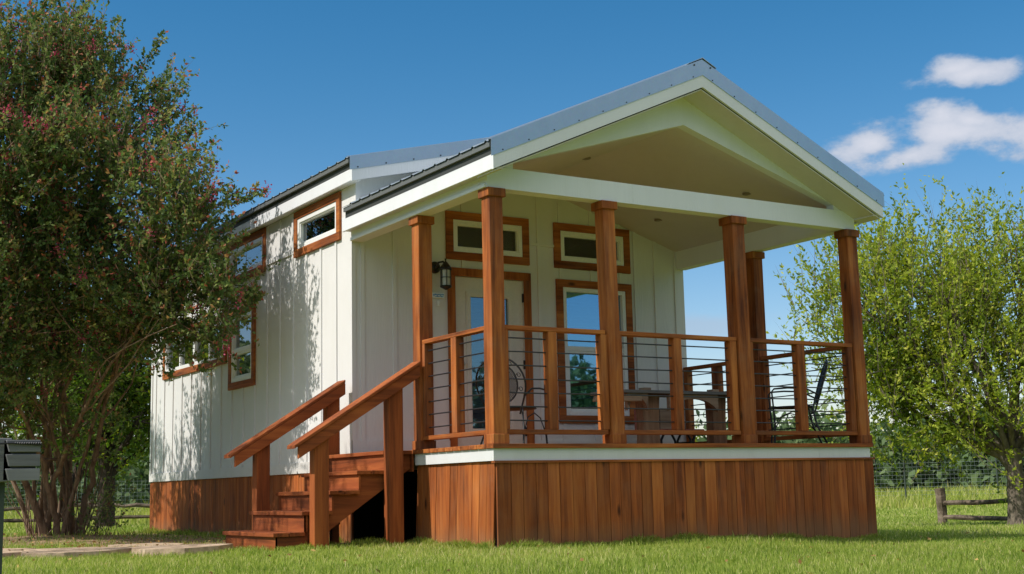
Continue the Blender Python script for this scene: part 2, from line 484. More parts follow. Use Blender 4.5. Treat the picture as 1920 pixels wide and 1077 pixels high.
# ================================================================== CABIN
YF = 2.84; YB = 9.87; W = 4.52; XR = 2.26
RS = .45          # roof slope
cabin = empty('cabin', (0, 2.84, 0), 'small white board and batten cabin with cedar posts, covered front porch and grey metal roof', 'cabin')
def part(name, mb, mat, bevel=0, label=None): return obj(name, mb, mat, cabin, bevel, label)

def split_hole(u0, u1, w0, w1, holes):
    us = sorted(set([u0, u1] + [h[0] for h in holes] + [h[1] for h in holes])); us = [u for u in us if u0 <= u <= u1]
    out = []
    for a, b in zip(us[:-1], us[1:]):
        m = (a + b) / 2
        hs_ = sorted([(h[2], h[3]) for h in holes if h[0] < m < h[1]])
        z = w0
        for c, d in hs_:
            if c > z: out.append((a, b, z, c))
            z = max(z, d)
        if z < w1: out.append((a, b, z, w1))
    return out

# ---- window / opening data : u0,u1,w0,w1 = outer trim
WIN_L = [dict(u0=3.075, u1=4.345, w0=3.205, w1=3.735, kind='clerestory'),
         dict(u0=5.245, u1=6.62, w0=3.195, w1=3.735, kind='clerestory'),
         dict(u0=5.595, u1=6.505, w0=1.84, w1=2.862, kind='hung'),
         dict(u0=6.62, u1=9.28, w0=2.2, w1=2.862, kind='triple')]
WIN_F = [dict(u0=1.14, u1=2.223, w0=3.04, w1=3.582, kind='transom'),
         dict(u0=2.57, u1=3.66, w0=3.04, w1=3.575, kind='transom'),
         dict(u0=2.585, u1=3.665, w0=1.247, w1=2.91, kind='porch')]
TR = .088
def hole(wd, t=TR): return (wd['u0'] + t, wd['u1'] - t, wd['w0'] + t, wd['w1'] - t)
DOOR = (1.154, 2.232, .90, 2.948)

# left wall x=0 (outer face), thickness .11
mb = MB()
for (a, b, c, d) in split_hole(YF, YB, .74, 3.75, [hole(x) for x in WIN_L]): mb.box(0, .11, a, b, c, d)
# battens and belts
def bats(us, z0, z1, wins, bw, put):
    for u in us:
        zz = z0
        for wd in sorted([x for x in wins if x['u0'] - bw < u < x['u1'] + bw], key=lambda x: x['w0']):
            if wd['w0'] > zz: put(u, zz, wd['w0'])
            zz = max(zz, wd['w1'])
        if zz < z1: put(u, zz, z1)
def putL(u, a, b): mb.box(-.014, .0, u - .022, u + .022, a, b)
yb = [3.213 + .402 * i for i in range(17)]
bats([y for y in yb if y < YB - .05], .862, 3.742, WIN_L, .0, putL)
mb.box(-.016, 0, YB - .06, YB, .862, 3.742)
mb.box(-.020, 0, YF - .018, YB, .742, .862)
for a, b in ((4.345, 5.245), (6.62, YB)): mb.box(-.0175, 0, a, b, 3.262, 3.318)
part('side_wall', mb, M_SIDE)

# facade y=YF
mb = MB()
dd = dict(u0=DOOR[0], u1=DOOR[1], w0=.2, w1=DOOR[3])
holesF = [hole(x) for x in WIN_F] + [(DOOR[0] + TR, DOOR[1] - TR, .74, DOOR[3] - TR)]
for (a, b, c, d) in split_hole(.11, 4.49, .74, 3.36, [h for h in holesF]): mb.box(a, b, YF, YF + .11, c, min(d, 3.36))
def ceilz(x): return 4.0 - .305 * abs(x - XR)
# upper gable in strips with holes
for x0, x1 in zip(*(lambda xs: (xs[:-1], xs[1:]))(sorted([.11, .35, .7, 1.228, 2.135, XR, 2.658, 3.572, 3.9, 4.2, 4.49]))):
    m = (x0 + x1) / 2; z0 = 3.36
    for h in holesF:
        if h[0] < m < h[1] and h[3] > 3.36: z0 = h[3]
    mb.hexa([(x0, YF, z0), (x1, YF, z0), (x1, YF + .11, z0), (x0, YF + .11, z0)], [(x0, YF, ceilz(x0) + .3), (x1, YF, ceilz(x1) + .3), (x1, YF + .11, ceilz(x1) + .3), (x0, YF + .11, ceilz(x0) + .3)])
def putF(u, a, b):
    mb.box(u - .022, u + .022, YF - .014, YF, a, b)
for u in [.022, .125, .505, .935, 1.36, 1.80, 2.36, 2.66, 3.10, 3.52, 3.74, 4.045, 4.36]:
    bats([u], .862, ceilz(u) + .02, WIN_F + [dd], 0, putF)
mb.box(0.0, DOOR[0], YF - .018, YF, .90, 1.05); mb.box(DOOR[1], 4.49, YF - .018, YF, .90, 1.05)
mb.box(DOOR[1], 2.57, YF - .0165, YF, 3.28, 3.31)
part('front_wall', mb, M_SIDE)
mb = MB()
mb.box(.11, 4.49, YB - .11, YB - .001, .74, 3.75); mb.prism([(0, 3.75), (4.49, 3.75), (XR, 4.3)], 1, YB - .11, YB - .001)
part('rear_wall', mb, M_SIDE)
mb = MB(); mb.box(4.38, 4.49, YF + .111, YB - .111, .74, 3.75)
for y in yb: mb.box(4.49, 4.504, y - .022, y + .022, .75, 3.74) if y > YF + .2 else None
part('side_wall', mb, M_SIDE)
# interior floor and dark lining
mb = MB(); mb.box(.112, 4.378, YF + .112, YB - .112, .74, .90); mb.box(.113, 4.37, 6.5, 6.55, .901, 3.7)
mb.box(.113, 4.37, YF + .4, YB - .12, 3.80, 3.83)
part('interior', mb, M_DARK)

# dormer front wall
def dz(x, off=0): return 3.99 + .241 * (XR - .02 + .17 - abs(x - XR)) - .01 + off   # dormer roof top surface
def rz(x, off=0): return 4.56 - RS * abs(x - XR) + off                                # lower roof top surface
mb = MB()
mb.prism([(0, rz(0) - .10), (XR, 4.45), (XR, dz(XR, -.06)), (0, dz(0, -.06))], 1, 2.73, YF - .001)
mb.prism([(XR, 4.45), (4.52, rz(4.52) - .10), (4.52, dz(4.52, -.06)), (XR, dz(XR, -.06))], 1, 2.73, YF - .001)
for y0 in (2.722,):
    mb.prism([(0, 3.54), (.06, 3.56), (.06, dz(.06, -.25)), (0, dz(0, -.25))], 1, y0, 2.73)
    mb.hexa([(.25, y0, 3.68), (2.0, y0, 4.28), (2.0, 2.7305, 4.28), (.25, 2.7305, 3.68)], [(.25, y0, 3.70), (2.0, y0, 4.30), (2.0, 2.7305, 4.30), (.25, 2.7305, 3.70)])
part('dormer_wall', mb, M_SIDE)

# windows
def PL(u, d, z): return (-d, u, z)
def PF(u, d, z): return (u, YF - d, z)
def bx(mb, P, u0, u1, d0, d1, z0, z1):
    a = P(u0, d0, z0); b = P(u1, d1, z1); mb.box(a[0], b[0], a[1], b[1], a[2], b[2])
def rect_frame(mb, P, u0, u1, z0, z1, w, d0, d1, wt=None, wb=None):
    wt = wt or w; wb = wb or w
    bx(mb, P, u0, u0 + w, d0, d1, z0, z1); bx(mb, P, u1 - w, u1, d0, d1, z0, z1)
    bx(mb, P, u0 + w, u1 - w, d0, d1, z1 - wt, z1); bx(mb, P, u0 + w, u1 - w, d0, d1, z0, z0 + wb)
def window(P, wd, wy):
    u0, u1, z0, z1 = wd['u0'], wd['u1'], wd['w0'], wd['w1']; k = wd['kind']
    a0, a1, b0, b1 = u0 + TR, u1 - TR, z0 + TR, z1 - TR
    mb = MB(); fw = .05
    rect_frame(mb, P, a0 + .001, a1 - .001, b0 + .001, b1 - .001, fw, -.07, .019)
    gl = MB(); sash = []
    if k == 'hung' or k == 'porch':
        m = b0 + (b1 - b0) * (.475 if k == 'hung' else .52)
        bx(mb, P, a0 + fw, a1 - fw, -.055, .010, m - .028, m + .028)
        rect_frame(mb, P, a0 + fw, a1 - fw, b0 + fw, m - .028, .03, -.05, .004)
        gl_r = [(a0 + fw + .03, a1 - fw - .03, b0 + fw + .03, m - .028), (a0 + fw, a1 - fw, m + .028, b1 - fw)]
    elif k == 'triple':
        c1 = a0 + (a1 - a0) * .49
        bx(mb, P, c1 - .04, c1 + .04, -.055, .012, b0 + fw, b1 - fw)
        for cc in ((a0 + c1) / 2, (c1 + a1) / 2): bx(mb, P, cc - .02, cc + .02, -.05, .006, b0 + fw, b1 - fw)
        gl_r = []
        e = [a0 + fw, (a0 + c1) / 2 - .02, (a0 + c1) / 2 + .02, c1 - .04, c1 + .04, (c1 + a1) / 2 - .02, (c1 + a1) / 2 + .02, a1 - fw]
        for i in range(0, 8, 2): gl_r.append((e[i], e[i + 1], b0 + fw, b1 - fw))
    else:
        rect_frame(mb, P, a0 + fw, a1 - fw, b0 + fw, b1 - fw, .016, -.05, .006)
        gl_r = [(a0 + fw + .016, a1 - fw - .016, b0 + fw + .016, b1 - fw - .016)]
    win = part('window', mb, M_VINYL, .003)
    t = MB(); t.tint = .92
    bx(t, P, u0, u0 + TR, .0, .030, z0 + TR, z1 - TR); bx(t, P, u1 - TR, u1, .0, .030, z0 + TR, z1 - TR)
    t.tint = 1.02; bx(t, P, u0, u1, .0, .031, z1 - TR, z1)
    t.tint = .97; bx(t, P, u0, u1, .0, .031, z0, z0 + TR)
    obj('trim', t, wy, win, .003)
    for (p, q, r_, s_) in gl_r:
        g = MB(); bx(g, P, p - .004, q + .004, -.034, -.028, r_ - .004, s_ + .004)
        obj('pane', g, {'porch': M_LGLASS, 'transom': M_GLASS2, 'clerestory': M_GLASS}.get(k, M_GLASS), win)
    bl = MB()
    if k == 'porch' or k == 'hung':
        z = b0 + .03
        while z < b1 - .03:
            p0 = P(a0 + fw + .02, -.085, z); p1 = P(a1 - fw - .02, -.085, z)
            q0 = P(a0 + fw + .02, -.112, z + .017); q1 = P(a1 - fw - .02, -.112, z + .017)
            bl.add([p0, p1, q1, q0], [(0, 1, 2, 3)]); z += .042
        obj('blind', bl, M_BLIND, win)
    elif k == 'transom' or k == 'clerestory':
        bx(bl, P, a1 - fw - .14, a1 - fw + .02, -.16, -.15, b0, b1)
        obj('curtain', bl, M_BLIND, win)
    return win
for wd in WIN_L: window(PL, wd, W_Y)
for wd in WIN_F: window(PF, wd, W_X)

# door
mb = MB(); x0, x1, zt = DOOR[0] + TR, DOOR[1] - TR, DOOR[3] - TR
gx0, gx1, gz0, gz1 = 1.446, 1.94, 1.18, 2.64
for (a, b, c, d) in split_hole(x0 + .004, x1 - .004, .905, zt - .006, [(gx0, gx1, gz0, gz1)]): mb.box(a, b, YF + .012, YF + .055, c, d)
rect_frame(mb, PF, gx0 - .055, gx1 + .055, gz0 - .055, gz1 + .055, .055, -.012, .004)
rect_frame(mb, PF, gx0 - .035, gx1 + .035, gz0 - .035, gz1 + .035, .02, .004, .010)
mb.box(x0, x1, YF + .005, YF + .09, .885, .904)
door = part('door', mb, M_DOOR)
mb = MB(); bx(mb, PF, DOOR[0], x0, 0, .030, .905, zt); bx(mb, PF, x1, DOOR[1], 0, .030, .905, zt); mb.tint = .9; bx(mb, PF, DOOR[0], DOOR[1], 0, .031, zt, DOOR[3])
obj('trim', mb, W_Z, door, .003)
mb = MB(); bx(mb, PF, gx0 - .003, gx1 + .003, -.032, -.026, gz0 - .003, gz1 + .003); obj('pane', mb, M_DGLASS, door)
mb = MB(); z = gz0 + .01
while z < gz1 - .02:
    mb.add([(gx0 + .02, YF + .045, z), (gx1 - .02, YF + .045, z), (gx1 - .02, YF + .060, z + .013), (gx0 + .02, YF + .060, z + .013)], [(0, 1, 2, 3)]); z += .025
mb.box(gx0, gx1, YF + .064, YF + .066, gz0, gz1)
obj('blind', mb, M_BLIND, door)
for i, z in enumerate((1.885, 1.975)):
    mb = MB(); c = Vector((1.312, YF + .012, z))
    mb.tube([c, c + Vector((0, -.012, 0))], .032, 14); 
    if i == 0:
        mb.tube([c + Vector((0, -.01, 0)), c + Vector((0, -.045, 0))], .011, 10)
        mb.tube([c + Vector((0, -.038, 0)), c + Vector((0, -.045, 0)), c + Vector((0, -.062, 0)), c + Vector((0, -.07, 0))], [.014, .027, .027, .012], 14)
    else: mb.tube([c + Vector((0, -.01, 0)), c + Vector((0, -.022, 0))], .018, 12)
    obj('knob' if i == 0 else 'deadbolt', mb, M_NICK, door)
for z in (1.15, 1.9, 2.66):
    mb = MB(); mb.box(x1 - .016, x1 + .004, YF - .006, YF + .011, z - .05, z + .05); obj('hinge', mb, M_IRON, door)

# lantern
lx, ly, lz = 1.0, YF, 2.93
mb = MB(); mb.tube([(lx - .01, ly - .014, lz), (lx - .01, ly - .03, lz), (lx - .01, ly - .045, lz)], [.066, .066, .03], 18)
mb.tube([(lx - .01, ly - .04, lz - .01), (lx, ly - .09, lz + .045), (lx + .03, ly - .14, lz + .05), (lx + .055, ly - .15, lz + .015)], .012, 8)
cx, cy_ = lx + .055, ly - .15
mb.lathe((cx, cy_, lz), [(.006, .085), (.010, .07), (.006, .055), (.022, .04), (.05, .0), (.072, -.035), (.066, -.045), (.05, -.046)], 14)
mb.lathe((cx, cy_, lz), [(.052, -.215), (.064, -.215), (.064, -.232), (.03, -.25), (.008, -.262)], 14)
for k in range(6):
    a = k * math.pi / 3 + .2; c_, s_ = math.cos(a) * .058, math.sin(a) * .058
    mb.tube([(cx + c_, cy_ + s_, lz - .045), (cx + c_, cy_ + s_, lz - .22)], .0045, 6)
mb.lathe((cx, cy_, lz), [(.060, -.125), (.062, -.125), (.062, -.131), (.060, -.131)], 14)
lan = part('wall_lantern', mb, M_BLACK)
mb = MB(); mb.lathe((cx, cy_, lz), [(.050, -.046), (.050, -.215)], 16); obj('lamp_glass', mb, M_FROST, lan)
mb = MB(); mb.box(.955, 1.105, YF - .026, YF - .014, 2.595, 2.655); pq = part('plaque', mb, M_PLQ, .003)
mb = MB()
for i, (a, b, c, d) in enumerate([(.966, .978, 2.612, 2.640), (.982, 1.004, 2.624, 2.640), (1.008, 1.018, 2.612, 2.640), (1.022, 1.048, 2.624, 2.638), (1.052, 1.062, 2.612, 2.640), (1.066, 1.096, 2.626, 2.640), (.985, 1.045, 2.606, 2.614), (1.055, 1.09, 2.606, 2.616)]):
    mb.box(a, b, YF - .0275, YF - .026, c, d)
obj('print', mb, M_BLUE, pq)
mb = MB(); mb.box(1.018, 1.042, YF - .034, YF - .014, 2.505, 2.565); part('doorbell', mb, M_VINYL, .005)

# ---- deck
mb = MB()
nb = 20
for i in range(nb):
    y0 = -.03 + i * (YF + .03) / nb; mb.tint = random.uniform(.85, 1.12)
    mb.box(-.02, W + .02, y0, y0 + (YF + .03) / nb - .005, .862, .90)
part('deck', mb, W_X, .003)
mb = MB(); mb.box(0, W, 0, .04, .757, .861); mb.box(0, .04, .041, 1.44, .757, .861); mb.box(W - .04, W, .041, YF - .001, .757, .861)
for x in (1.02, 2.63, 3.8): mb.box(x, x + .002, -.0015, 0, .757, .861)
part('deck_fascia', mb, M_TRIMW, .003)
mb = MB(); mb.box(.0, W + .045, -.018, .04, .737, .756); mb.box(.0, W + .045, -.018, .04, .7365, .737)
part('skirting_cap', mb, W_X)
# skirting planks: real boards with gaps
def planks(u0, u1, P, z1, zb, wd=.128, tilt=0):
    mb = MB(); u = u0
    while u < u1 - .01:
        ww = min(wd * random.uniform(.86, 1.1), u1 - u); 
        if u1 - (u + ww) < .05: ww = u1 - u
        mb.tint = random.choice([.76, .86, .94, 1, 1, 1.06, 1.14, 1.22]) * random.uniform(.94, 1.06); j = random.uniform(0, .004); g = .0026
        a, b = u + g, u + ww - g
        pts_b = [P(a + tilt, .0 + j, zb), P(b + tilt, .0 + j, zb), P(b + tilt, -.02, zb), P(a + tilt, -.02, zb)]
        pts_t = [P(a, .0 + j, z1), P(b, .0 + j, z1), P(b, -.02, z1), P(a, -.02, z1)]
        mb.hexa(pts_b, pts_t); u += ww
    return mb
mb = planks(.028, W + .035, lambda u, d, z: (u, -d, z), .736, -.30)
part('skirting', mb, W_SK)
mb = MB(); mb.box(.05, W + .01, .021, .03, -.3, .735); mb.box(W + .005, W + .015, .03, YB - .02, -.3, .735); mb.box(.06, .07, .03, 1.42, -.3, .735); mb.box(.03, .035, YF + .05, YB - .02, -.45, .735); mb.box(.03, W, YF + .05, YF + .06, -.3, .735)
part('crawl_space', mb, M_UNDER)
mb = planks(.022, 1.44, lambda u, d, z: (.028 - d, u, z), .756, -.30, tilt=.085)
part('skirting', mb, W_SK)
mb = planks(YF, YB, lambda u, d, z: (.002 - d, u, z), .739, -.45)
part('skirting', mb, W_SK)
mb = planks(.0, YB, lambda u, d, z: (W + .02 + d, u, z), .739, -.45)
part('skirting', mb, W_SK)
mb = planks(0, W, lambda u, d, z: (u, YB + d, z), .739, -.45)
part('skirting', mb, W_SK)

# ---- posts
def post(x0, y0, s=.142, lean=0, mat=W_Z, ztop=3.08, stub=True, tint=1.0, sy=None):
    sy = sy or s
    mb = MB(); mb.tint = tint
    mb.hexa([(x0 + lean, y0, .901), (x0 + s + lean, y0, .901), (x0 + s + lean, y0 + sy, .901), (x0 + lean, y0 + sy, .901)],
            [(x0, y0, 3.141), (x0 + s, y0, 3.141), (x0 + s, y0 + sy, 3.141), (x0, y0 + sy, 3.141)])
    p = part('porch_post', mb, mat, .006)
    mb = MB(); mb.tint = tint * .9; mb.box(x0 - .022, x0 + s + .022, y0 - .022, y0 + sy + .022, 3.066, 3.142)
    obj('collar', mb, mat, p, .005)
    mb = MB(); mb.tint = tint * .95; mb.box(x0 + lean - .012, x0 + s + lean + .012, y0 - .012, y0 + sy + .012, .9015, .985)
    obj('base_block', mb, mat, p, .004)
    return p
post(.018, .018, .138, tint=1.02)
post(1.242, .018, .135, .03, W_OLD if False else W_Z, tint=.92)
post(2.815, .018, .155, .02, tint=.88)
post(4.40, .018, .142, .02, tint=.86)
post(.018, 1.35, .145, .0, tint=1.0)
post(4.38, 1.45, .142, .0, tint=.86, sy=.16)

# ---- railings
RZ = [1.105 + .1205 * i for i in range(7)]
def railing(axis, c, u0, u1, stubs, tint=1.0):
    """axis 0: along x at y=c ; 1: along y at x=c"""
    def B(mb, a0, a1, d0, d1, z0, z1):
        if axis == 0: mb.box(a0, a1, c + d0, c + d1, z0, z1)
        else: mb.box(c + d0, c + d1, a0, a1, z0, z1)
    wm_ = W_X if axis == 0 else W_Y
    mb = MB(); mb.tint = tint; B(mb, u0, u1, -.045, .045, 1.895, 1.934)
    r = part('railing', mb, wm_, .004)
    mb = MB(); mb.tint = tint * .94; B(mb, u0, u1, -.045, .045, .985, 1.026); obj('bottom_rail', mb, wm_, r, .004)
    for s0, s1 in stubs:
        mb = MB(); mb.tint = tint * random.uniform(.9, 1.08); B(mb, s0, s1, -.044, .044, 1.027, 1.894); obj('baluster', mb, W_Z, r, .004)
    for z in RZ:
        mb = MB(); n = 5
        pts = []
        for i in range(n + 1):
            u = u0 - .01 + (u1 - u0 + .02) * i / n
            p = (u, c, z + random.uniform(-.002, .002)) if axis == 0 else (c, u, z + random.uniform(-.002, .002))
            pts.append(p)
        mb.tube(pts, .0068, 6, smooth=True); obj('rod', mb, M_ROD, r)
    return r
railing(0, .085, .157, 1.243, [(.158, .200), (.612, .706), (1.19, 1.262)], .95)
railing(0, .085, 1.395, 2.822, [(1.400, 1.43), (2.036, 2.128), (2.735, 2.815)], .92)
railing(0, .085, 2.985, 4.405, [(2.990, 3.03), (3.622, 3.722), (4.33, 4.40)], .86)
railing(1, .085, .157, 1.349, [(.158, .20), (.70, .795), (1.30, 1.348)], 1.0)
railing(1, 4.45, .157, 1.449, [(.16, .20), (1.40, 1.448)], .86)
railing(1, 4.45, 1.611, YF - .02, [(2.19, 2.30), (2.75, 2.815)], .86)

# ---- beams, ceiling, soffits
def beam(mb): return part('beam', mb, M_TRIMW, .004)
mb = MB(); mb.box(0, W, .02, .16, 3.143, 3.335); mb.box(1.6, 1.602, .0185, .02, 3.143, 3.335); beam(mb)
mb = MB(); mb.box(0, .14, .161, YF - .015, 3.143, 3.40); mb.box(-.022, 0, .03, YF - .015, 3.143, 3.178); beam(mb)
mb = MB(); mb.box(W - .14, W, .161, YF - .001, 3.143, 3.40); beam(mb)
mb = MB()
for sgn in (-1, 1):
    xe = XR + sgn * 2.24
    lo = lambda x: 4.0 - .305 * abs(x - XR)
    hi = lambda x: 4.275 - RS * abs(x - XR)
    xm = XR + sgn * 1.98
    a = [(XR, lo(XR)), (xm, lo(xm)), (xm, max(hi(xm), lo(xm) + .01)), (XR, hi(XR))]
    if sgn > 0: mb.prism(a, 1, .03, .13)
    else: mb.prism(a[::-1], 1, .03, .13)
    mb.prism([(xm, 3.3352), (xe, 3.3352), (xe, 3.345), (xm, lo(xm) + .01)] if sgn > 0 else [(xe, 3.3352), (xm, 3.3352), (xm, lo(xm) + .01), (xe, 3.345)], 1, .03, .13)
mb.box(XR - .001 + .0, XR + .002, .0285, .03, 4.0, 4.27)
part('gable_band', mb, M_TRIMW)
mb = MB()
for sgn in (-1, 1):
    xs = [XR, XR + sgn * 1.1, XR + sgn * 2.16]
    for a, b in zip(xs[:-1], xs[1:]):
        za, zb_ = 4.012 - .305 * abs(a - XR), 4.012 - .305 * abs(b - XR)
        v = [(a, .131, za), (b, .131, zb_), (b, YF, zb_), (a, YF, za)]
        mb.hexa(v if sgn > 0 else [v[1], v[0], v[3], v[2]], [(p[0], p[1], p[2] + .02) for p in (v if sgn > 0 else [v[1], v[0], v[3], v[2]])])
part('ceiling', mb, M_CEIL)
for (x, y) in ((2.0, 1.32), (3.65, 2.43 - .2), (3.65, .7)):
    mb = MB(); z = 4.012 - .305 * abs(x - XR)
    mb.lathe((x, y, z), [(.030, -.010), (.046, -.010), (.05, .004)], 16); part('ceiling_light', mb, M_LAMPD)
mb = MB()
for sgn in (-1, 1):
    a, b = XR, XR + sgn * 2.35
    za, zb_ = 4.275, 4.275 - RS * 2.35
    v = [(a, -.255, za), (b, -.255, zb_), (b, .03, zb_), (a, .03, za)]
    if sgn < 0: v = [v[1], v[0], v[3], v[2]]
    mb.hexa(v, [(p[0], p[1], p[2] + .012) for p in v])
mb.box(-.085, 0, -.25, YF, 3.245, 3.262); mb.box(W, W + .085, -.25, YF, 3.245, 3.262)
part('soffit', mb, M_CEIL)
# barge boards
mb = MB()
def barge(mb, xr, sgn, ztop, slope, xe, y0, y1, h):
    a, b = xr, xr + sgn * xe
    v = [(a, ztop - h), (b, ztop - slope * xe - h), (b, ztop - slope * xe), (a, ztop)]
    if sgn < 0: v = v[::-1]
    mb.prism(v, 1, y0, y1)
for s_ in (-1, 1): barge(mb, XR, s_, 4.425, RS, 2.374, -.283, -.256, .128)
part('barge_board', mb, M_TRIMW)
mb = MB(); mb.box(-.114, -.086, -.255, 2.82, 3.232, 3.378); part('fascia', mb, M_TRIMW, .003)
mb = MB(); mb.box(W + .086, W + .114, -.255, 2.82, 3.232, 3.378); part('fascia', mb, M_TRIMW, .003)

# ---- roofs : ribbed panels
def ribbed(y0, y1, zfun, x_eave, x_ridge, lift=.0, pitch=.229, th=.004, rib=.013):
    prof = []; y = y0
    prof.append((y0, 0))
    yy = y0 + .03
    while yy < y1 - .06:
        prof += [(yy, 0), (yy + .012, rib), (yy + .034, rib), (yy + .046, 0)]; yy += pitch
    prof.append((y1, 0))
    mb = MB()
    n = len(prof)
    for off, flip in ((0, False), (-th, True)):
        vs = [(x_eave, p[0], zfun(x_eave) + p[1] + off + lift) for p in prof] + [(x_ridge, p[0], zfun(x_ridge) + p[1] + off + lift) for p in prof]
        fs = []
        for i in range(n - 1):
            f = (i, i + 1, i + 1 + n, i + n)
            fs.append(f[::-1] if flip else f)
        mb.add(vs, fs)
    # closed ends at the eave
    vs = [(x_eave, p[0], zfun(x_eave) + p[1] + lift) for p in prof] + [(x_eave, p[0], zfun(x_eave) + p[1] - th + lift) for p in prof]
    mb.add(vs, [(i, i + n, i + 1 + n, i + 1) for i in range(n - 1)])
    return mb
XE = -.155
mb = MB()
for s_ in (-1, 1):     # deck boards under the metal, dark
    xe = XR + s_ * 2.375
    v = [(XR, 4.43 - 0), (xe, 4.43 - RS * 2.375), (xe, 4.545 - RS * 2.375), (XR, 4.545)]
    if s_ < 0: v = v[::-1]
    mb.prism(v, 1, -.254, 2.729)
roof = part('porch_roof', mb, M_METALD)
obj('metal_sheet', ribbed(-.28, 2.728, rz, XE, XR), M_METAL, roof)
obj('metal_sheet', ribbed(-.28, 2.728, rz, 2 * XR - XE, XR), M_METAL, roof)
# eave closure teeth under the ribs
mb = MB(); mb.box(XE + .012, -.118, -.27, 2.72, rz(XE) - .050, rz(XE) - .006)
obj('drip_edge', mb, M_METALG, roof)
def rake(mb, zf, slope_s, y, x0, x1, h, back=.08):
    za, zb_ = zf(x0), zf(x1)
    v = [(x0, za - h), (x1, zb_ - h), (x1, zb_ + .012), (x0, za + .012)]
    mb.prism(v, 1, y - .006, y)
    mb.hexa([(x0, y, za + .006), (x1, zb_ * 0 + y, zb_ + .006), (x1, y + back, zb_ + .024), (x0, y + back, za + .024)],
            [(x0, y, za + .0121), (x1, y, zb_ + .0121), (x1, y + back, zb_ + .030), (x0, y + back, za + .030)])
mb = MB(); rake(mb, rz, RS, -.284, XE + .02, XR, .145); rake(mb, rz, RS, -.284, XR, 2 * XR - XE - .02, .145)
rk = obj('rake_trim', mb, M_METAL, roof)
mb = MB()
for s_ in (-1, 1):
    for i in range(9):
        x = XR + s_ * (.12 + i * .27); z = rz(x) - .128
        mb.tube([(x, -.289, z), (x, -.294, z)], .0065, 8)
mb.tube([(XR + .1, -.289, 4.50), (XR + .1, -.296, 4.50)], .0085, 8); mb.tube([(XR - .1, -.289, 4.50), (XR - .1, -.296, 4.50)], .0085, 8)
yy = -.25 + .018
for (x_) in (XE + .04,):
    while yy < 2.7:
        for s_ in (0, 1): mb.tube([(x_ , yy + .06 , rz(x_) + .002), (x_, yy + .06, rz(x_) + .010)], .006, 6)
        yy += .229
obj('screw', mb, M_METALD, roof)
def ridge(mb, z, y0, y1, s1, hw=.17):
    for s_ in (-1, 1):
        v = [(XR, z + .03), (XR + s_ * hw, z + .026 - s1 * hw), (XR + s_ * hw, z + .020 - s1 * hw), (XR, z + .022)]
        if s_ > 0: v = v[::-1]
        mb.prism(v, 1, y0, y1)
mb = MB(); ridge(mb, 4.56, -.30, 2.728, RS); obj('ridge_cap', mb, M_METAL, roof)

# main (dormer) roof
mb = MB()
hx = 2.375
for s_ in (-1, 1):
    xe = XR + s_ * hx
    v = [(XR, dz(XR) - .13), (xe, dz(xe) - .12), (xe, dz(xe) - .012), (XR, dz(XR) - .012)]
    if s_ < 0: v = v[::-1]
    mb.prism(v, 1, 2.595, YB + .16)
mroof = part('main_roof', mb, M_METALD)
obj('metal_sheet', ribbed(2.57, YB + .2, dz, -.16, XR), M_METAL, mroof)
obj('metal_sheet', ribbed(2.57, YB + .2, dz, 2 * XR + .16, XR), M_METAL, mroof)
mb = MB(); rake(mb, dz, .241, 2.565, -.14, XR, .135); rake(mb, dz, .241, 2.565, XR, 2 * XR + .14, .135); obj('rake_trim', mb, M_METAL, mroof)
mb = MB()
for i in range(7):
    x = -.05 + i * .33; mb.tube([(x, 2.560, dz(x) - .118), (x, 2.553, dz(x) - .118)], .0085, 8)
yy = 2.62
while yy < YB + .1:
    mb.tube([(-.12, yy, dz(-.12) + .002), (-.12, yy, dz(-.12) + .010)], .006, 6); yy += .229
obj('screw', mb, M_METALD, mroof)
mb = MB(); ridge(mb, dz(XR), 2.56, YB + .2, .241); obj('ridge_cap', mb, M_METAL, mroof)
mb = MB(); mb.box(-.150, -.118, 2.58, YB + .18, dz(-.16) - .05, dz(-.16) - .006)
obj('drip_edge', mb, M_METALG, mroof)
mb = MB()
for s_ in (-1, 1):
    xe = XR + s_ * 2.374
    v = [(XR, dz(XR) - .265), (xe, dz(xe) - .252), (xe, dz(xe) - .135), (XR, dz(XR) - .135)]
    if s_ < 0: v = v[::-1]
    mb.prism(v, 1, 2.567, 2.594)
part('barge_board', mb, M_TRIMW)
mb = MB(); mb.box(-.114, -.088, 2.595, YB + .16, 3.742, 3.868); part('fascia', mb, M_TRIMW, .003)
mb = MB(); mb.box(W + .088, W + .114, 2.595, YB + .16, 3.742, 3.868); part('fascia', mb, M_TRIMW, .003)
mb = MB(); mb.box(-.087, .0, 2.60, YB + .15, 3.752, 3.765); mb.box(W, W + .087, 2.60, YB + .15, 3.752, 3.765)
for s_ in (-1, 1):
    a, b = XR, XR + s_ * 2.35
    v = [(a, 2.596, dz(a) - .25), (b, 2.596, dz(b) - .235), (b, 2.73, dz(b) - .235), (a, 2.73, dz(a) - .25)]
    if s_ < 0: v = [v[1], v[0], v[3], v[2]]
    mb.hexa(v, [(p[0], p[1], p[2] + .01) for p in v])
part('soffit', mb, M_TRIMW)

# ---- staircase
XT = [-1.40, -1.13, -.86, -.59, -.32]; ZT = [.178, .360, .538, .716, .897]
stair_mb = MB()
st0, st1 = 1.462, 2.775
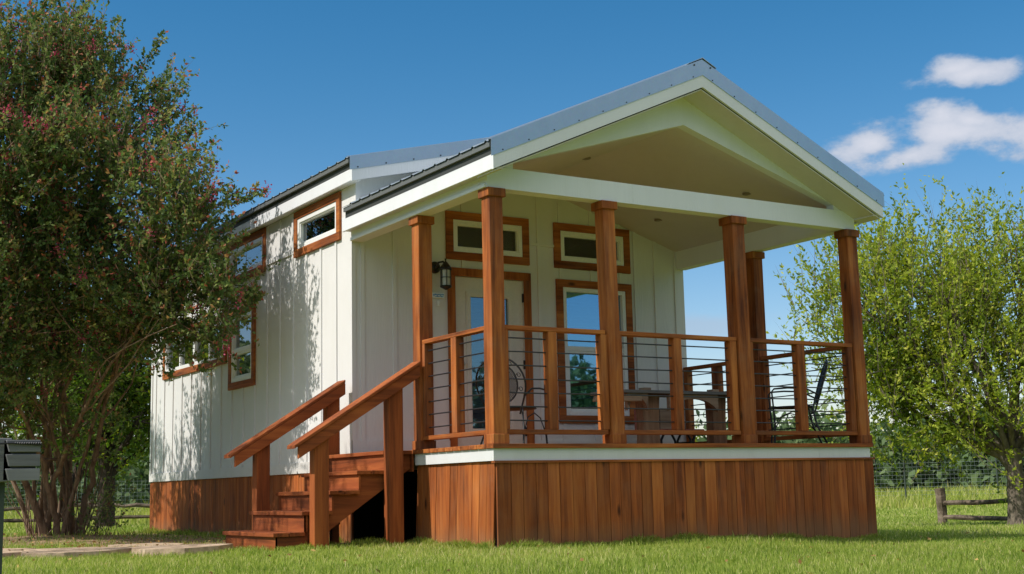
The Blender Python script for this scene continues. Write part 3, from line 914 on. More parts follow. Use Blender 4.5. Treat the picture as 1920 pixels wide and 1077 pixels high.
# near stringer with stepped top
def stringer(mb, y0, y1):
    # front faces of the risers sit 25 mm behind the tread nosing
    for i in range(5):
        xa = XT[i] + .03; xb = (XT[i + 1] + .03) if i < 4 else -.022
        zt_ = ZT[i] - .037
        def lowz(x): return max(-.12, .66 * (x + 1.03) + .06) if x > -1.0 else -.12
        mb.hexa([(xa, y0, lowz(xa)), (xb, y0, lowz(xb)), (xb, y1, lowz(xb)), (xa, y1, lowz(xa))],
                [(xa, y0, zt_), (xb, y0, zt_), (xb, y1, zt_), (xa, y1, zt_)])
stringer(stair_mb, st0 + .045, st0 + .083); 
stairs = part('staircase', stair_mb, W_SX)
mb = MB(); stringer(mb, st1 - .07, st1 - .032); obj('stringer', mb, W_SX, stairs)
for i in range(5):
    xb = (XT[i + 1] + .03) if i < 4 else -.021
    for k in range(2):
        mb = MB(); mb.tint = random.uniform(.85, 1.15)
        h = (xb - XT[i] - .006) / 2
        mb.box(XT[i] + k * (h + .006), XT[i] + k * (h + .006) + h, st0 if i > 1 or True else st0, st1, ZT[i] - .036, ZT[i])
        obj('tread', mb, W_SY, stairs, .004)
    mb = MB(); mb.tint = random.uniform(.95, 1.25); zl = ZT[i - 1] + .001 if i else -.12
    mb.box(XT[i] + .028, XT[i] + .046, st0 + .02, st1 - .02, zl, ZT[i] - .037)
    obj('riser', mb, W_SY, stairs)
for (a, b, c, d) in ((XT[0] + .03, -1.064, -.1, ZT[0] - .037), (XT[1] + .03, -1.064, ZT[0] + .001, ZT[1] - .037)):
    mb = MB(); mb.tint = .9; mb.box(a, b, st0 + .02, st0 + .04, c, d); obj('cheek_board', mb, W_SX, stairs)
def newel(x0, x1, y0, y1, z0, z1a, z1b):
    mb = MB(); mb.tint = random.uniform(1.0, 1.15)
    mb.hexa([(x0, y0, z0), (x1, y0, z0), (x1, y1, z0), (x0, y1, z0)], [(x0, y0, z1a), (x1, y0, z1b), (x1, y1, z1b), (x0, y1, z1a)])
    return obj('newel_post', mb, W_SZ, stairs, .006)
def hz(x, top): return top + .622 * x     # underside of cap line through x
newel(-1.060, -.918, 1.345, 1.460, -.15, hz(-1.06, 1.700), hz(-.918, 1.700))
newel(-.318, -.168, 1.345, 1.460, -.15, hz(-.318, 1.700), hz(-.168, 1.700))
newel(-1.055, -.915, 2.778, 2.90, -.15, hz(-1.055, 1.705), hz(-.915, 1.705))
newel(-.300, -.160, 2.778, 2.90, .2, hz(-.30, 1.705), hz(-.16, 1.705))
def handrail(y0, y1, yb0, yb1, xa, xb, top):
    mb = MB(); mb.tint = 1.05
    za, zb_ = hz(xa, top), hz(xb, top)
    mb.hexa([(xa, y0, za), (xb, y0, zb_), (xb, y1, zb_), (xa, y1, za)], [(xa, y0, za + .034), (xb, y0, zb_ + .034), (xb, y1, zb_ + .034), (xa, y1, za + .034)])
    h = obj('handrail', mb, W_SX, stairs, .006)
    mb = MB(); mb.tint = 1.2; xa2 = xa + .05
    za, zb_ = hz(xa2, top - .002), hz(xb, top - .002)
    mb.hexa([(xa2, yb0, za - .115), (xb, yb0, zb_ - .115), (xb, yb1, zb_ - .115), (xa2, yb1, za - .115)], [(xa2, yb0, za), (xb, yb0, zb_), (xb, yb1, zb_), (xa2, yb1, za)])
    obj('handrail', mb, W_SX, stairs, .004)
handrail(1.285, 1.465, 1.305, 1.342, -1.275, -.005, 1.702)
handrail(2.735, 2.925, 2.738, 2.775, -1.34, -.115, 1.707)
mb = MB(); mb.box(-.022, -.001, 1.46, 2.80, .70, .862); obj('landing_ledger', mb, W_SY, stairs)
mb = MB(); mb.box(-.55, -.48, 2.1, 2.17, -.1, .42); obj('support_block', mb, W_SZ, stairs)

# ================================================================== PORCH FURNITURE
def chair(loc, yaw, label):
    root = empty('iron_chair', loc, label, 'chair', None)
    M = Matrix.Translation(Vector(loc)) @ Matrix.Rotation(yaw, 4, 'Z')
    T = lambda x, y, z: M @ Vector((x, y, z))
    hw = .215
    # seat: faces +x
    mb = MB(); n = 14
    ring = [T(.02 + .22 * math.cos(a), .21 * math.sin(a), .395) for a in [2 * math.pi * k / 24 for k in range(25)]]
    mb.tube(ring, .009, 8, caps=False)
    for k in range(-9, 10):
        o = k * .022
        L = math.sqrt(max(0, .21 ** 2 - o * o))
        mb.tube([T(.02 - L, o, .395), T(.02, o, .388), T(.02 + L, o, .395)], .0032, 5)
        mb.tube([T(.02 + o, -L, .393), T(.02 + o, 0, .386), T(.02 + o, L, .393)], .0032, 5)
    obj('seat', mb, M_IRON, root)
    # backrest : hoop with mesh disc, reclined
    def B(u, v): # u across, v up along the back plane
        return T(-.205 - .30 * (v - .38) , u, v)
    mb = MB()
    pts = [B(-hw * 1.0, .36)]
    pts = [B(-.16, .33), B(-.225, .48)] + [B(.262 * math.cos(a), .62 + .255 * math.sin(a)) for a in [math.pi + .25 - (math.pi + .5) * k / 18 for k in range(19)]] + [B(.225, .48), B(.16, .33)]
    mb.tube(pts, .0095, 8)
    mb2 = MB()
    ri = .178; cz = .625
    mb2.tube([B(ri * math.cos(a), cz + ri * 1.05 * math.sin(a)) for a in [2 * math.pi * k / 28 for k in range(29)]], .008, 8, caps=False)
    for d in (-1, 1):
        for k in range(-12, 13):
            o = k * .0275 / 1.9
            if abs(o) >= ri: continue
            L = math.sqrt(ri * ri - o * o); c, s = math.cos(d * 1.0), math.sin(d * 1.0)
            mb2.tube([B(-s * o + c * -L * .99, cz + (c * o + s * -L) * 1.05), B(-s * o + c * L * .99, cz + (c * o + s * L) * 1.05)], .0026, 4)
    for k in range(10):
        a = 2 * math.pi * k / 10 + .3
        if math.sin(a) < -.75: continue
        c = (.215 * math.cos(a), cz + .215 * math.sin(a))
        mb2.tube([B(c[0] + .024 * math.cos(b) * (1 - b / 14), c[1] + .024 * math.sin(b) * (1 - b / 14)) for b in [j * .6 for j in range(13)]], .0038, 5)
    h = obj('backrest', mb, M_IRON, root)
    obj('mesh_panel', mb2, M_IRON, h)
    for s in (-1, 1):
        mb = MB(); mb.tube([T(-.24, s * .235, .50), T(-.1, s * .25, .575), T(.08, s * .255, .585), T(.22, s * .255, .578), T(.245, s * .255, .55), T(.235, s * .24, .40)], .009, 8)
        obj('armrest', mb, M_IRON, root)
        mb = MB(); mb.tube([T(.235, s * .24, .40), T(.225, s * .24, .2), T(.24, s * .25, .008)], .010, 8); obj('leg', mb, M_IRON, root)
        mb = MB(); mb.tube([T(-.16, s * .17, .40), T(-.20, s * .2, .2), T(-.29, s * .235, .008)], .010, 8); obj('leg', mb, M_IRON, root)
        mb = MB(); mb.tube([T(.225, s * .235, .17), T(.15, s * .22, .30), T(.03, s * .21, .345), T(-.1, s * .2, .30), T(-.205, s * .21, .17)], .006, 6); obj('brace', mb, M_IRON, root)
    return root
chair((1.03, 1.32, .9), R(33), 'black wrought iron chair with round mesh back near the front door')
chair((4.0, .52, .9), R(141), 'black wrought iron chair seen side on at the right end of the porch')

tb = empty('rustic_table', (2.95, 1.35, .9), 'low rustic log legged table with grey plank top on the porch', 'table')
mb = MB()
for i in range(3):
    mb.tint = (.9, 1.1, .98)[i]; mb.box(2.22 - .03 * i, 3.93, 1.12 + i * .165, 1.12 + i * .165 + .16, 1.462, 1.495)
obj('tabletop', mb, W_GREY, tb, .004)
for (x0, x1) in ((2.56, 2.77), (3.50, 3.68)):
    mb = MB(); w0 = x1 - x0; P8 = []
    for z, s in ((.902, 1.05), (1.0, 1.0), (1.2, .96), (1.34, 1.04), (1.459, 1.15)):
        P8.append((z, s))
    xc = (x0 + x1) / 2
    for (za, sa), (zb_, sb) in zip(P8[:-1], P8[1:]):
        def q(z, s): return [(xc - w0 / 2 * s, 1.24, z), (xc + w0 / 2 * s, 1.24, z), (xc + w0 / 2 * s, 1.36, z), (xc - w0 / 2 * s, 1.36, z)]
        mb.hexa(q(za, sa), q(zb_, sb))
    lg = obj('leg', mb, W_OLD, tb)
    mb = MB(); mb.box(xc - .045, xc + .045, 1.28, 1.38, 1.496, 1.535); obj('tenon', mb, W_OLDX, lg, .004)
# arched apron
def arch(xa, xb, y, zt, depth, th=.05):
    mb = MB(); n = 12; pts = []
    for i in range(n + 1):
        u = i / n; x = xa + (xb - xa) * u
        zz = zt - .045 - depth * (abs(2 * u - 1) ** 2.6)
        pts.append((x, zz))
    for (a, za), (b, zb_) in zip(pts[:-1], pts[1:]):
        mb.hexa([(a, y, za), (b, y, zb_), (b, y + th, zb_), (a, y + th, za)], [(a, y, zt), (b, y, zt), (b, y + th, zt), (a, y + th, zt)])
    return mb
for a in ((2.845, 3.505), (2.30, 2.565), (3.71, 3.92)):
    obj('apron', arch(a[0], a[1], 1.15, 1.460, .13), W_OLDX, tb)
mb = MB(); mb.hexa([(1.86, 1.10, 1.365), (2.45, 1.10, 1.375), (2.45, 1.16, 1.375), (1.86, 1.16, 1.365)], [(1.88, 1.10, 1.42), (2.45, 1.10, 1.44), (2.45, 1.16, 1.44), (1.88, 1.16, 1.42)])
obj('side_rail', mb, W_OLDX, tb, .008)

bn = empty('garden_bench', (3.75, 2.25, .9), 'small bench with red and tan boards and black cast iron legs behind the table', 'bench')
mb = MB(); mb.box(3.32, 4.10, 2.10, 2.42, 1.125, 1.150); obj('seat', mb, W_RED, bn, .004)
mb = MB(); mb.box(3.36, 3.66, 2.43, 2.455, 1.152, 1.40); obj('backrest', mb, W_RED, bn, .004)
mb = MB(); mb.box(3.72, 4.02, 2.43, 2.455, 1.152, 1.40); obj('backrest', mb, W_OLDX, bn, .004)
for x in (3.46, 3.92):
    mb = MB()
    for s in (-1, 1):
        mb.tube([(x - .05 * s, 2.12, .905), (x - .015 * s, 2.12, .98), (x - .02 * s, 2.12, 1.03), (x - .075 * s, 2.12, 1.12)], .014, 6)
        mb.tube([(x - .05 * s, 2.40, .905), (x - .015 * s, 2.40, .98), (x - .02 * s, 2.40, 1.03), (x - .075 * s, 2.40, 1.12)], .014, 6)
    mb.tube([(x - .03, 2.12, 1.0), (x + .03, 2.12, 1.0)], .012, 6); mb.tube([(x, 2.12, 1.0), (x, 2.40, 1.0)], .012, 6)
    obj('leg', mb, M_IRON, bn)

# ================================================================== SLATTED BOX ON POST (left edge)
bp = empty('post_box', (-4.56, -2.80, gz(-4.56, -2.8)), 'small grey slatted wooden box on a dark post at the left edge', 'post box')
mb = MB(); mb.box(-4.560, -4.487, -2.83, -2.78, -.1, .60); obj('post', mb, M_STEELP, bp)
mb = MB(); mb.box(-4.62, -4.515, -2.845, -2.765, .548, .598); obj('bracket', mb, W_BOX, bp)
mb = MB(); mb.box(-4.80, -4.475, -2.90, -2.70, .602, .812); obj('housing', mb, W_BOX, bp, .004)
for k in range(3):
    mb = MB(); mb.tint = (1.25, 1.1, 1.0)[k]; z0 = .606 + k * .069
    mb.hexa([(-4.49 + .0, -2.925, z0), (-4.345, -2.925, z0), (-4.345, -2.71, z0 + .012), (-4.49, -2.71, z0 + .012)], [(-4.505, -2.925, z0 + .058), (-4.345, -2.925, z0 + .058), (-4.345, -2.71, z0 + .063), (-4.505, -2.71, z0 + .063)])
    obj('slat', mb, W_BOX, bp, .003)
mb = MB(); mb.box(-4.51, -4.36, -2.90, -2.72, .61, .80); obj('back_panel', mb, W_BOX, bp)
mb = MB(); mb.tube([(-4.80, -2.93, .785), (-4.6, -2.935, .782), (-4.48, -2.935, .786), (-4.34, -2.932, .778)], .005, 6)
for k in range(12):
    mb.tube([(-4.47 + k * .011, -2.936, .781), (-4.464 + k * .011, -2.936, .789)], .0045, 5)
obj('cord', mb, M_IRON, bp)

# ================================================================== GROUND
def build_ground():
    th = []
    for k in range(361): th.append(math.radians(-10 + k * .25))           # fan in view: azimuth from +Y toward +X
    for k in range(1, 90): th.append(math.radians(80 + k * 3.0))
    th = np.array(th)
    rr = [0.4]
    while rr[-1] < 5000: rr.append(rr[-1] * (1.03 if rr[-1] < 60 else 1.12) + (.0))
    rr = np.array(rr)
    X = CX + np.outer(rr, np.sin(th)); Y = CY + np.outer(rr, np.cos(th)); Z = ground(X, Y)
    nr, nt = X.shape
    v = np.stack([X, Y, Z], -1).reshape(-1, 3)
    i, j = np.meshgrid(np.arange(nr - 1), np.arange(nt), indexing='ij'); j2 = (j + 1) % nt
    f = np.stack([i * nt + j, i * nt + j2, (i + 1) * nt + j2, (i + 1) * nt + j], -1).reshape(-1, 4)
    me = bpy.data.meshes.new('ground')
    c0 = len(v); v = np.vstack([v, [[CX, CY, gz(CX, CY)]]])
    me.vertices.add(len(v)); me.vertices.foreach_set('co', v.astype(np.float32).ravel())
    tri = np.stack([np.full(nt, c0), (np.arange(nt) + 1) % nt, np.arange(nt)], -1)
    loops = np.concatenate([f.ravel(), tri.ravel()]); me.loops.add(len(loops)); me.loops.foreach_set('vertex_index', loops.astype(np.int32))
    tot = np.concatenate([np.full(len(f), 4), np.full(nt, 3)]); st = np.concatenate([[0], np.cumsum(tot)[:-1]])
    me.polygons.add(len(tot)); me.polygons.foreach_set('loop_start', st.astype(np.int32)); me.polygons.foreach_set('loop_total', tot.astype(np.int32))
    me.polygons.foreach_set('use_smooth', np.ones(len(tot), bool))
    me.update(calc_edges=True)
    at = me.attributes.new('dirt', 'FLOAT', 'POINT'); at.data.foreach_set('value', dirt(v[:, 0], v[:, 1]).astype(np.float32))
    me.materials.append(M_GROUND)
    o = bpy.data.objects.new('ground', me); COL.objects.link(o); o['kind'] = 'structure'
    # outward facing up
    return o
def dirt(x, y):
    x = np.asarray(x, float); y = np.asarray(y, float)
    def g(cx, cy, rx, ry, rot=0):
        c, s = math.cos(rot), math.sin(rot)
        u = ((x - cx) * c + (y - cy) * s) / rx; w_ = (-(x - cx) * s + (y - cy) * c) / ry
        return np.exp(-(u * u + w_ * w_) ** 2)
    d = .62 * g(-2.4, 7.6, 2.6, 2.4)
    d = np.maximum(d, .75 * g(-3.6, 3.9, 3.4, 1.0, -.35))
    d = np.maximum(d, .72 * g(-1.2, 5.0, 1.2, 2.6))
    d = np.maximum(d, .60 * ((x > -.55) & (x < .1) & (y > 2.6) & (y < 10.3)))
    d = np.maximum(d, .9 * ((x > -.05) & (x < W) & (y > .05) & (y < 9.8)))
    d = np.maximum(d, .8 * g(-.45, 1.9, .6, .8))
    d = np.maximum(d, .9 * g(3.6, 19.5, 2.4, 3.4, -.5))
    d = np.maximum(d, .7 * g(-1.5, 26.5, 2.8, 3.0, -.5))
    return d
build_ground()

# stepping flags
mb = MB()
random.seed(21)
def slab(cx, cy, rx, ry, h=.035):
    n = 9; a0 = random.random() * 6
    pts = []
    for k in range(n):
        a = a0 + 2 * math.pi * k / n; q = random.uniform(.82, 1.1)
        pts.append((cx + rx * q * math.cos(a), cy + ry * q * math.sin(a)))
    zt = [gz(px, py) + h for px, py in pts]; z0 = gz(cx, cy)
    vs = [(px, py, z0 - .05) for px, py in pts] + [(cx + (px - cx) * .985, cy + (py - cy) * .985, z) for (px, py), z in zip(pts, zt)]
    fs = [tuple(range(n, 2 * n))] + [(i, (i + 1) % n, (i + 1) % n + n, i + n) for i in range(n)]
    mb.tint = random.uniform(.85, 1.15); mb.add(vs, fs)
for (x, y, rx, ry, h) in [(-1.95, 2.35, .50, .50, .06), (-2.75, 2.95, .55, .50, .045), (-3.55, 3.45, .50, .55, .04), (-2.5, 3.85, .5, .4, .03), (-1.75, 3.4, .45, .5, .03), (-4.35, 3.9, .5, .5, .04), (-3.3, 4.5, .55, .45, .03), (-5.1, 4.3, .5, .5, .04), (-1.6, 4.5, .4, .5, .025), (-4.2, 5.0, .55, .45, .03), (-5.9, 4.8, .5, .5, .04)]:
    slab(x, y, rx, ry, h)
o = obj('path', mb, M_STONE); o['kind'] = 'structure'

# ================================================================== GRASS (real blades)
PATHC = [(-1.95, 2.35, .5), (-2.75, 2.95, .52), (-3.55, 3.45, .5), (-2.5, 3.85, .42), (-1.75, 3.4, .42), (-4.35, 3.9, .5), (-3.3, 4.5, .5), (-5.1, 4.3, .5), (-4.2, 5.0, .5), (-1.6, 4.5, .38), (-5.9, 4.8, .5)]
def grass_block(r0, r1, dens, h, wd, az0=-4, az1=68, seed=1, dirtk=1.0):
    g = np.random.default_rng(seed)
    a0, a1 = math.radians(az0), math.radians(az1)
    n = int(dens * (a1 - a0) / 2 * (r1 * r1 - r0 * r0))
    r = np.sqrt(g.uniform(r0 * r0, r1 * r1, n)); a = g.uniform(a0, a1, n)
    x = CX + r * np.sin(a); y = CY + r * np.cos(a)
    keep = ~((x > .0) & (x < W + .02) & (y > -.01) & (y < YB))
    keep &= ~((x > -1.36) & (x < 0) & (y > 1.5) & (y < 2.74))
    d = dirt(x, y) * dirtk
    keep &= g.uniform(0, 1, n) > np.clip((d - .15) * 1.5, 0, .97)
    for (px, py, pr) in PATHC: keep &= ((x - px) ** 2 + (y - py) ** 2) > (pr * .93) ** 2
    # clumpy patches
    pn = np.sin(x * 2.1 + 1.3 * np.sin(y * 1.7)) * np.sin(y * 2.7 + 1.1 * np.sin(x * 1.9)) + .5 * np.sin(x * 7.3 + y * 5.1) * np.sin(y * 6.7 - x * 3)
    keep &= g.uniform(0, 1, n) < .80 + .25 * pn
    x, y, d, pn = x[keep], y[keep], d[keep], pn[keep]; n = len(x)
    z = ground(x, y)
    hh = h * g.uniform(.45, 1.25, n) * (1 + .22 * pn); tall = g.uniform(0, 1, n) > .985; hh[tall] *= 1.7
    az_ = g.uniform(0, 2 * np.pi, n); lean = g.uniform(.1, .75, n) * hh
    lx_, ly_ = np.cos(az_) * lean, np.sin(az_) * lean
    wa = g.uniform(0, np.pi, n); w2 = wd * g.uniform(.6, 1.3, n) / 2
    wx, wy = np.cos(wa) * w2, np.sin(wa) * w2
    P = np.zeros((n, 5, 3))
    P[:, 0] = np.stack([x - wx, y - wy, z - .01], -1); P[:, 1] = np.stack([x + wx, y + wy, z - .01], -1)
    P[:, 2] = np.stack([x + wx * .75 + lx_ * .35, y + wy * .75 + ly_ * .35, z + hh * .6], -1)
    P[:, 3] = np.stack([x - wx * .75 + lx_ * .35, y - wy * .75 + ly_ * .35, z + hh * .6], -1)
    P[:, 4] = np.stack([x + lx_, y + ly_, z + hh * .95], -1)
    big = np.sin(x * .55 + 2) * np.sin(y * .45 + 1) * .5 + .5 * np.sin(x * 1.6 + 1.2 * np.sin(y * 1.1)) * np.sin(y * 1.3)
    t = np.clip(.42 + .26 * big + g.normal(0, .22, n), 0, .92); dry = g.uniform(0, 1, n) < .05 + .16 * np.clip(big, 0, 1) + .10 * (pn > .7); t[dry] = g.uniform(.88, 1, dry.sum())
    return P.reshape(-1, 3), t
A = [grass_block(5.5, 9, 2200, .044, .0045, seed=1), grass_block(9, 12.5, 2300, .044, .005, seed=2), grass_block(12.5, 17, 1500, .040, .0065, seed=3),
     grass_block(17, 24, 420, .055, .010, seed=4), grass_block(24, 36, 150, .06, .017, seed=5, dirtk=1.2), grass_block(36, 52, 45, .07, .03, seed=6)]
def edge_grass(x0, y0, x1, y1, w_, n, seed, h=.085):
    g = np.random.default_rng(seed); t = g.uniform(0, 1, n); o_ = np.abs(g.normal(0, w_, n)) + .005
    L = math.hypot(x1 - x0, y1 - y0); nx, ny = (y1 - y0) / L, -(x1 - x0) / L
    x = x0 + (x1 - x0) * t + nx * o_; y = y0 + (y1 - y0) * t + ny * o_; z = ground(x, y)
    cl = .55 + .6 * np.abs(np.sin(t * L * 2.1 + seed) * np.sin(t * L * 5.3)); hh = h * g.uniform(.4, 1.3, n) * cl * np.exp(-o_ * 4)
    a = g.uniform(0, 2 * np.pi, n); ln = g.uniform(.1, .8, n) * hh; lx_, ly_ = np.cos(a) * ln + nx * hh * .2, np.sin(a) * ln + ny * hh * .2
    wa = g.uniform(0, np.pi, n); wx, wy = np.cos(wa) * .003, np.sin(wa) * .003
    P = np.zeros((n, 5, 3))
    P[:, 0] = np.stack([x - wx, y - wy, z - .01], -1); P[:, 1] = np.stack([x + wx, y + wy, z - .01], -1)
    P[:, 2] = np.stack([x + wx + lx_ * .35, y + wy + ly_ * .35, z + hh * .6], -1); P[:, 3] = np.stack([x - wx + lx_ * .35, y - wy + ly_ * .35, z + hh * .6], -1)
    P[:, 4] = np.stack([x + lx_, y + ly_, z + hh], -1)
    return P.reshape(-1, 3), np.clip(g.normal(.45, .22, n), 0, 1)
A += [edge_grass(0, 0, W + .05, 0, .06, 7000, 1, .085), edge_grass(0, 1.45, 0, 0, .06, 2200, 2, .09), edge_grass(-1.37, 1.44, -.1, 1.44, .06, 2200, 3, .07),
      edge_grass(0, YB, 0, 3.0, .10, 3500, 4, .09), edge_grass(W + .04, 0, W + .04, 3, .07, 2500, 5)]
gv = np.concatenate([a[0] for a in A]); gt = np.concatenate([a[1] for a in A])
o = np_obj('grass', gv, 5, L_LAWN, None, gt, [(0, 1, 2, 3), (3, 2, 4)])
tagit(o, 'short green lawn grass around the cabin', 'grass', kind='stuff')
# rough meadow beyond the fences
A = [grass_block(47, 56, 26, .42, .035, seed=8), grass_block(56, 90, 14, .55, .06, az0=-6, az1=72, seed=9)]
gv = np.concatenate([a[0] for a in A]); gt = np.clip(np.concatenate([a[1] for a in A]) + .15, 0, 1)
o = np_obj('meadow_grass', gv, 5, L_MEAD, None, gt, [(0, 1, 2, 3), (3, 2, 4)])
tagit(o, 'tall yellowish meadow grass beyond the fence', 'grass', kind='stuff')

# ================================================================== TREES
def unit(v): return v / np.maximum(np.linalg.norm(v, axis=-1, keepdims=True), 1e-9)
def leaves_mesh(C, D, L, Wd, g, droop=0.0):
    """C base points, D directions -> rhombus leaves"""
    n = len(C)
    Rn = unit(g.normal(0, 1, (n, 3))); S = unit(np.cross(D, Rn))
    L = L * g.uniform(.65, 1.25, n)[:, None]; Wd = Wd * g.uniform(.7, 1.2, n)[:, None]
    N = unit(np.cross(D, S))
    P = np.zeros((n, 4, 3))
    P[:, 0] = C; P[:, 1] = C + D * L * .5 + S * Wd * .5 + N * L * .06; P[:, 2] = C + D * L - N * L * .08; P[:, 3] = C + D * L * .5 - S * Wd * .5 + N * L * .06
    return P.reshape(-1, 3)

def crown(lobes, per_m2, twig_len, leaves_per, g, up=.6, flat=1.0, clump=1.6, cl_r=.20):
    """twigs spread through each lobe, denser toward the shell. returns twig starts, dirs, lens"""
    Sx, Dx, Lx = [], [], []
    for (x, y, z, r) in lobes:
        n = max(6, int(per_m2 * 4 * math.pi * r * r))
        m = max(3, int(clump * 4 * math.pi * r * r))
        cd = unit(g.normal(0, 1, (m, 3))); cr = r * (g.uniform(0, 1, m) ** .38)
        cc = cd * cr[:, None]; cs = cl_r * g.uniform(.6, 1.35, m)
        wgt = cs ** 2; ci = g.choice(m, n, p=wgt / wgt.sum())
        off = g.normal(0, 1, (n, 3)) * cs[ci][:, None] * np.array([.8, .8, 1.0])
        q = cc[ci] + off; d = unit(q + off * 1.5 + 1e-6)
        p = np.array([x, y, z]) + q * np.array([1, 1, flat])
        dr = unit(d * .75 + np.array([0, 0, up]) + g.normal(0, .38, (n, 3)))
        Sx.append(p - dr * twig_len * .5); Dx.append(dr); Lx.append(twig_len * g.uniform(.5, 1.35, n))
    return np.concatenate(Sx), np.concatenate(Dx), np.concatenate(Lx)

def twig_leaves(S, D, L, k, g, spread=.55, bend=.12, tip=None):
    n = len(S)
    t = g.uniform(.08, 1.0, (n, k)); 
    side = unit(np.cross(D, g.normal(0, 1, (n, 3))))
    bd = unit(np.cross(D, side))
    P = S[:, None] + D[:, None] * (L[:, None, None] * t[..., None]) + bd[:, None] * (bend * L[:, None, None] * t[..., None] ** 2)
    dr = unit(D[:, None] * .7 + unit(g.normal(0, 1, (n, k, 3))) * (spread * 1.7))
    return P.reshape(-1, 3), dr.reshape(-1, 3), t.ravel(), np.repeat(np.arange(n), k)

def limb(mb, a, b, r0, r1, g, sag=.15, n=7, seg=7, curve=None):
    a = np.array(a, float); b = np.array(b, float); L = np.linalg.norm(b - a)
    off = g.normal(0, .06, 3) * L if curve is None else np.array(curve)
    pts = []; rs = []
    for i in range(n + 1):
        t = i / n
        p = a + (b - a) * t + off * math.sin(math.pi * t) + np.array([0, 0, sag * L * math.sin(math.pi * t) * .5])
        p = p + g.normal(0, .012, 3) * L * .35 * (0 < i < n)
        pts.append(tuple(p)); rs.append(r0 + (r1 - r0) * t ** .8)
    mb.tube(pts, rs, seg)
    return pts

def twig_mesh(S, D, L, r, g, idx):
    P = []
    for i in idx:
        pass
    n = len(idx); S = S[idx]; D = D[idx]; L = L[idx][:, None]
    side = unit(np.cross(D, g.normal(0, 1, (n, 3)))); o2 = unit(np.cross(D, side))
    V = np.zeros((n, 4, 3)); rr = r
    V[:, 0] = S + side * rr; V[:, 1] = S - side * rr * .5 + o2 * rr * .87; V[:, 2] = S - side * rr * .5 - o2 * rr * .87; V[:, 3] = S + D * L * 1.02
    return V.reshape(-1, 3)
TW_F = [(0, 1, 3), (1, 2, 3), (2, 0, 3)]

# --- crape myrtle next to the cabin
MYR = [(-2.51, 6.51, 4.58, 1.6), (-1.69, 6.32, 5.05, 1.0), (-2.1, 6.52, 5.55, 0.75), (-2.72, 6.65, 5.9, 0.85), (-1.68, 5.27, 4.14, .92), (-1.42, 4.70, 3.43, 0.66), (-1.2, 4.5, 3.6, 0.26), (-0.90, 4.42, 3.0, 0.42), (-1.24, 4.84, 2.78, 0.7), (-1.69, 6.11, 3.2, 1.25), (-2.41, 6.79, 3.25, 1.35), (-1.0, 4.55, 2.5, 0.38), (-0.69, 4.44, 2.60, 0.26), (-1.38, 6.03, 2.5, 0.42), (-3.5, 6.1, 4.0, 1.45), (-3.5, 6.4, 5.5, 1.1), (-2.85, 6.27, 2.5, 0.6), (-2.04, 6.92, 2.4, 0.5), (-2.9, 8.5, 3.8, .8), (-2.5, 9.8, 3.6, .5), (-2.6, 8.3, 2.7, .5), (-2.9, 7.6, 1.9, .5), (-3.4, 7.3, 2.2, .7), (-2.25, 7.3, 1.75, .42), (-3.0, 6.9, 2.0, .6), (-2.6, 7.7, 1.3, .35), (-1.35, 7.7, 1.5, .25), (-2.7, 6.0, 2.3, .45), (-1.5, 5.6, 2.75, .55), (-3.3, 5.9, 2.8, .7)]
SPR = [(-1.29, 5.48, 5.94), (-1.07, 4.78, 4.73), (-2.37, 6.58, 6.59), (-0.58, 4.19, 3.87), (-1.86, 6.26, 6.23), (-0.53, 4.38, 2.71), (-1.34, 5.49, 5.34), (-1.96, 6.38, 6.53)]
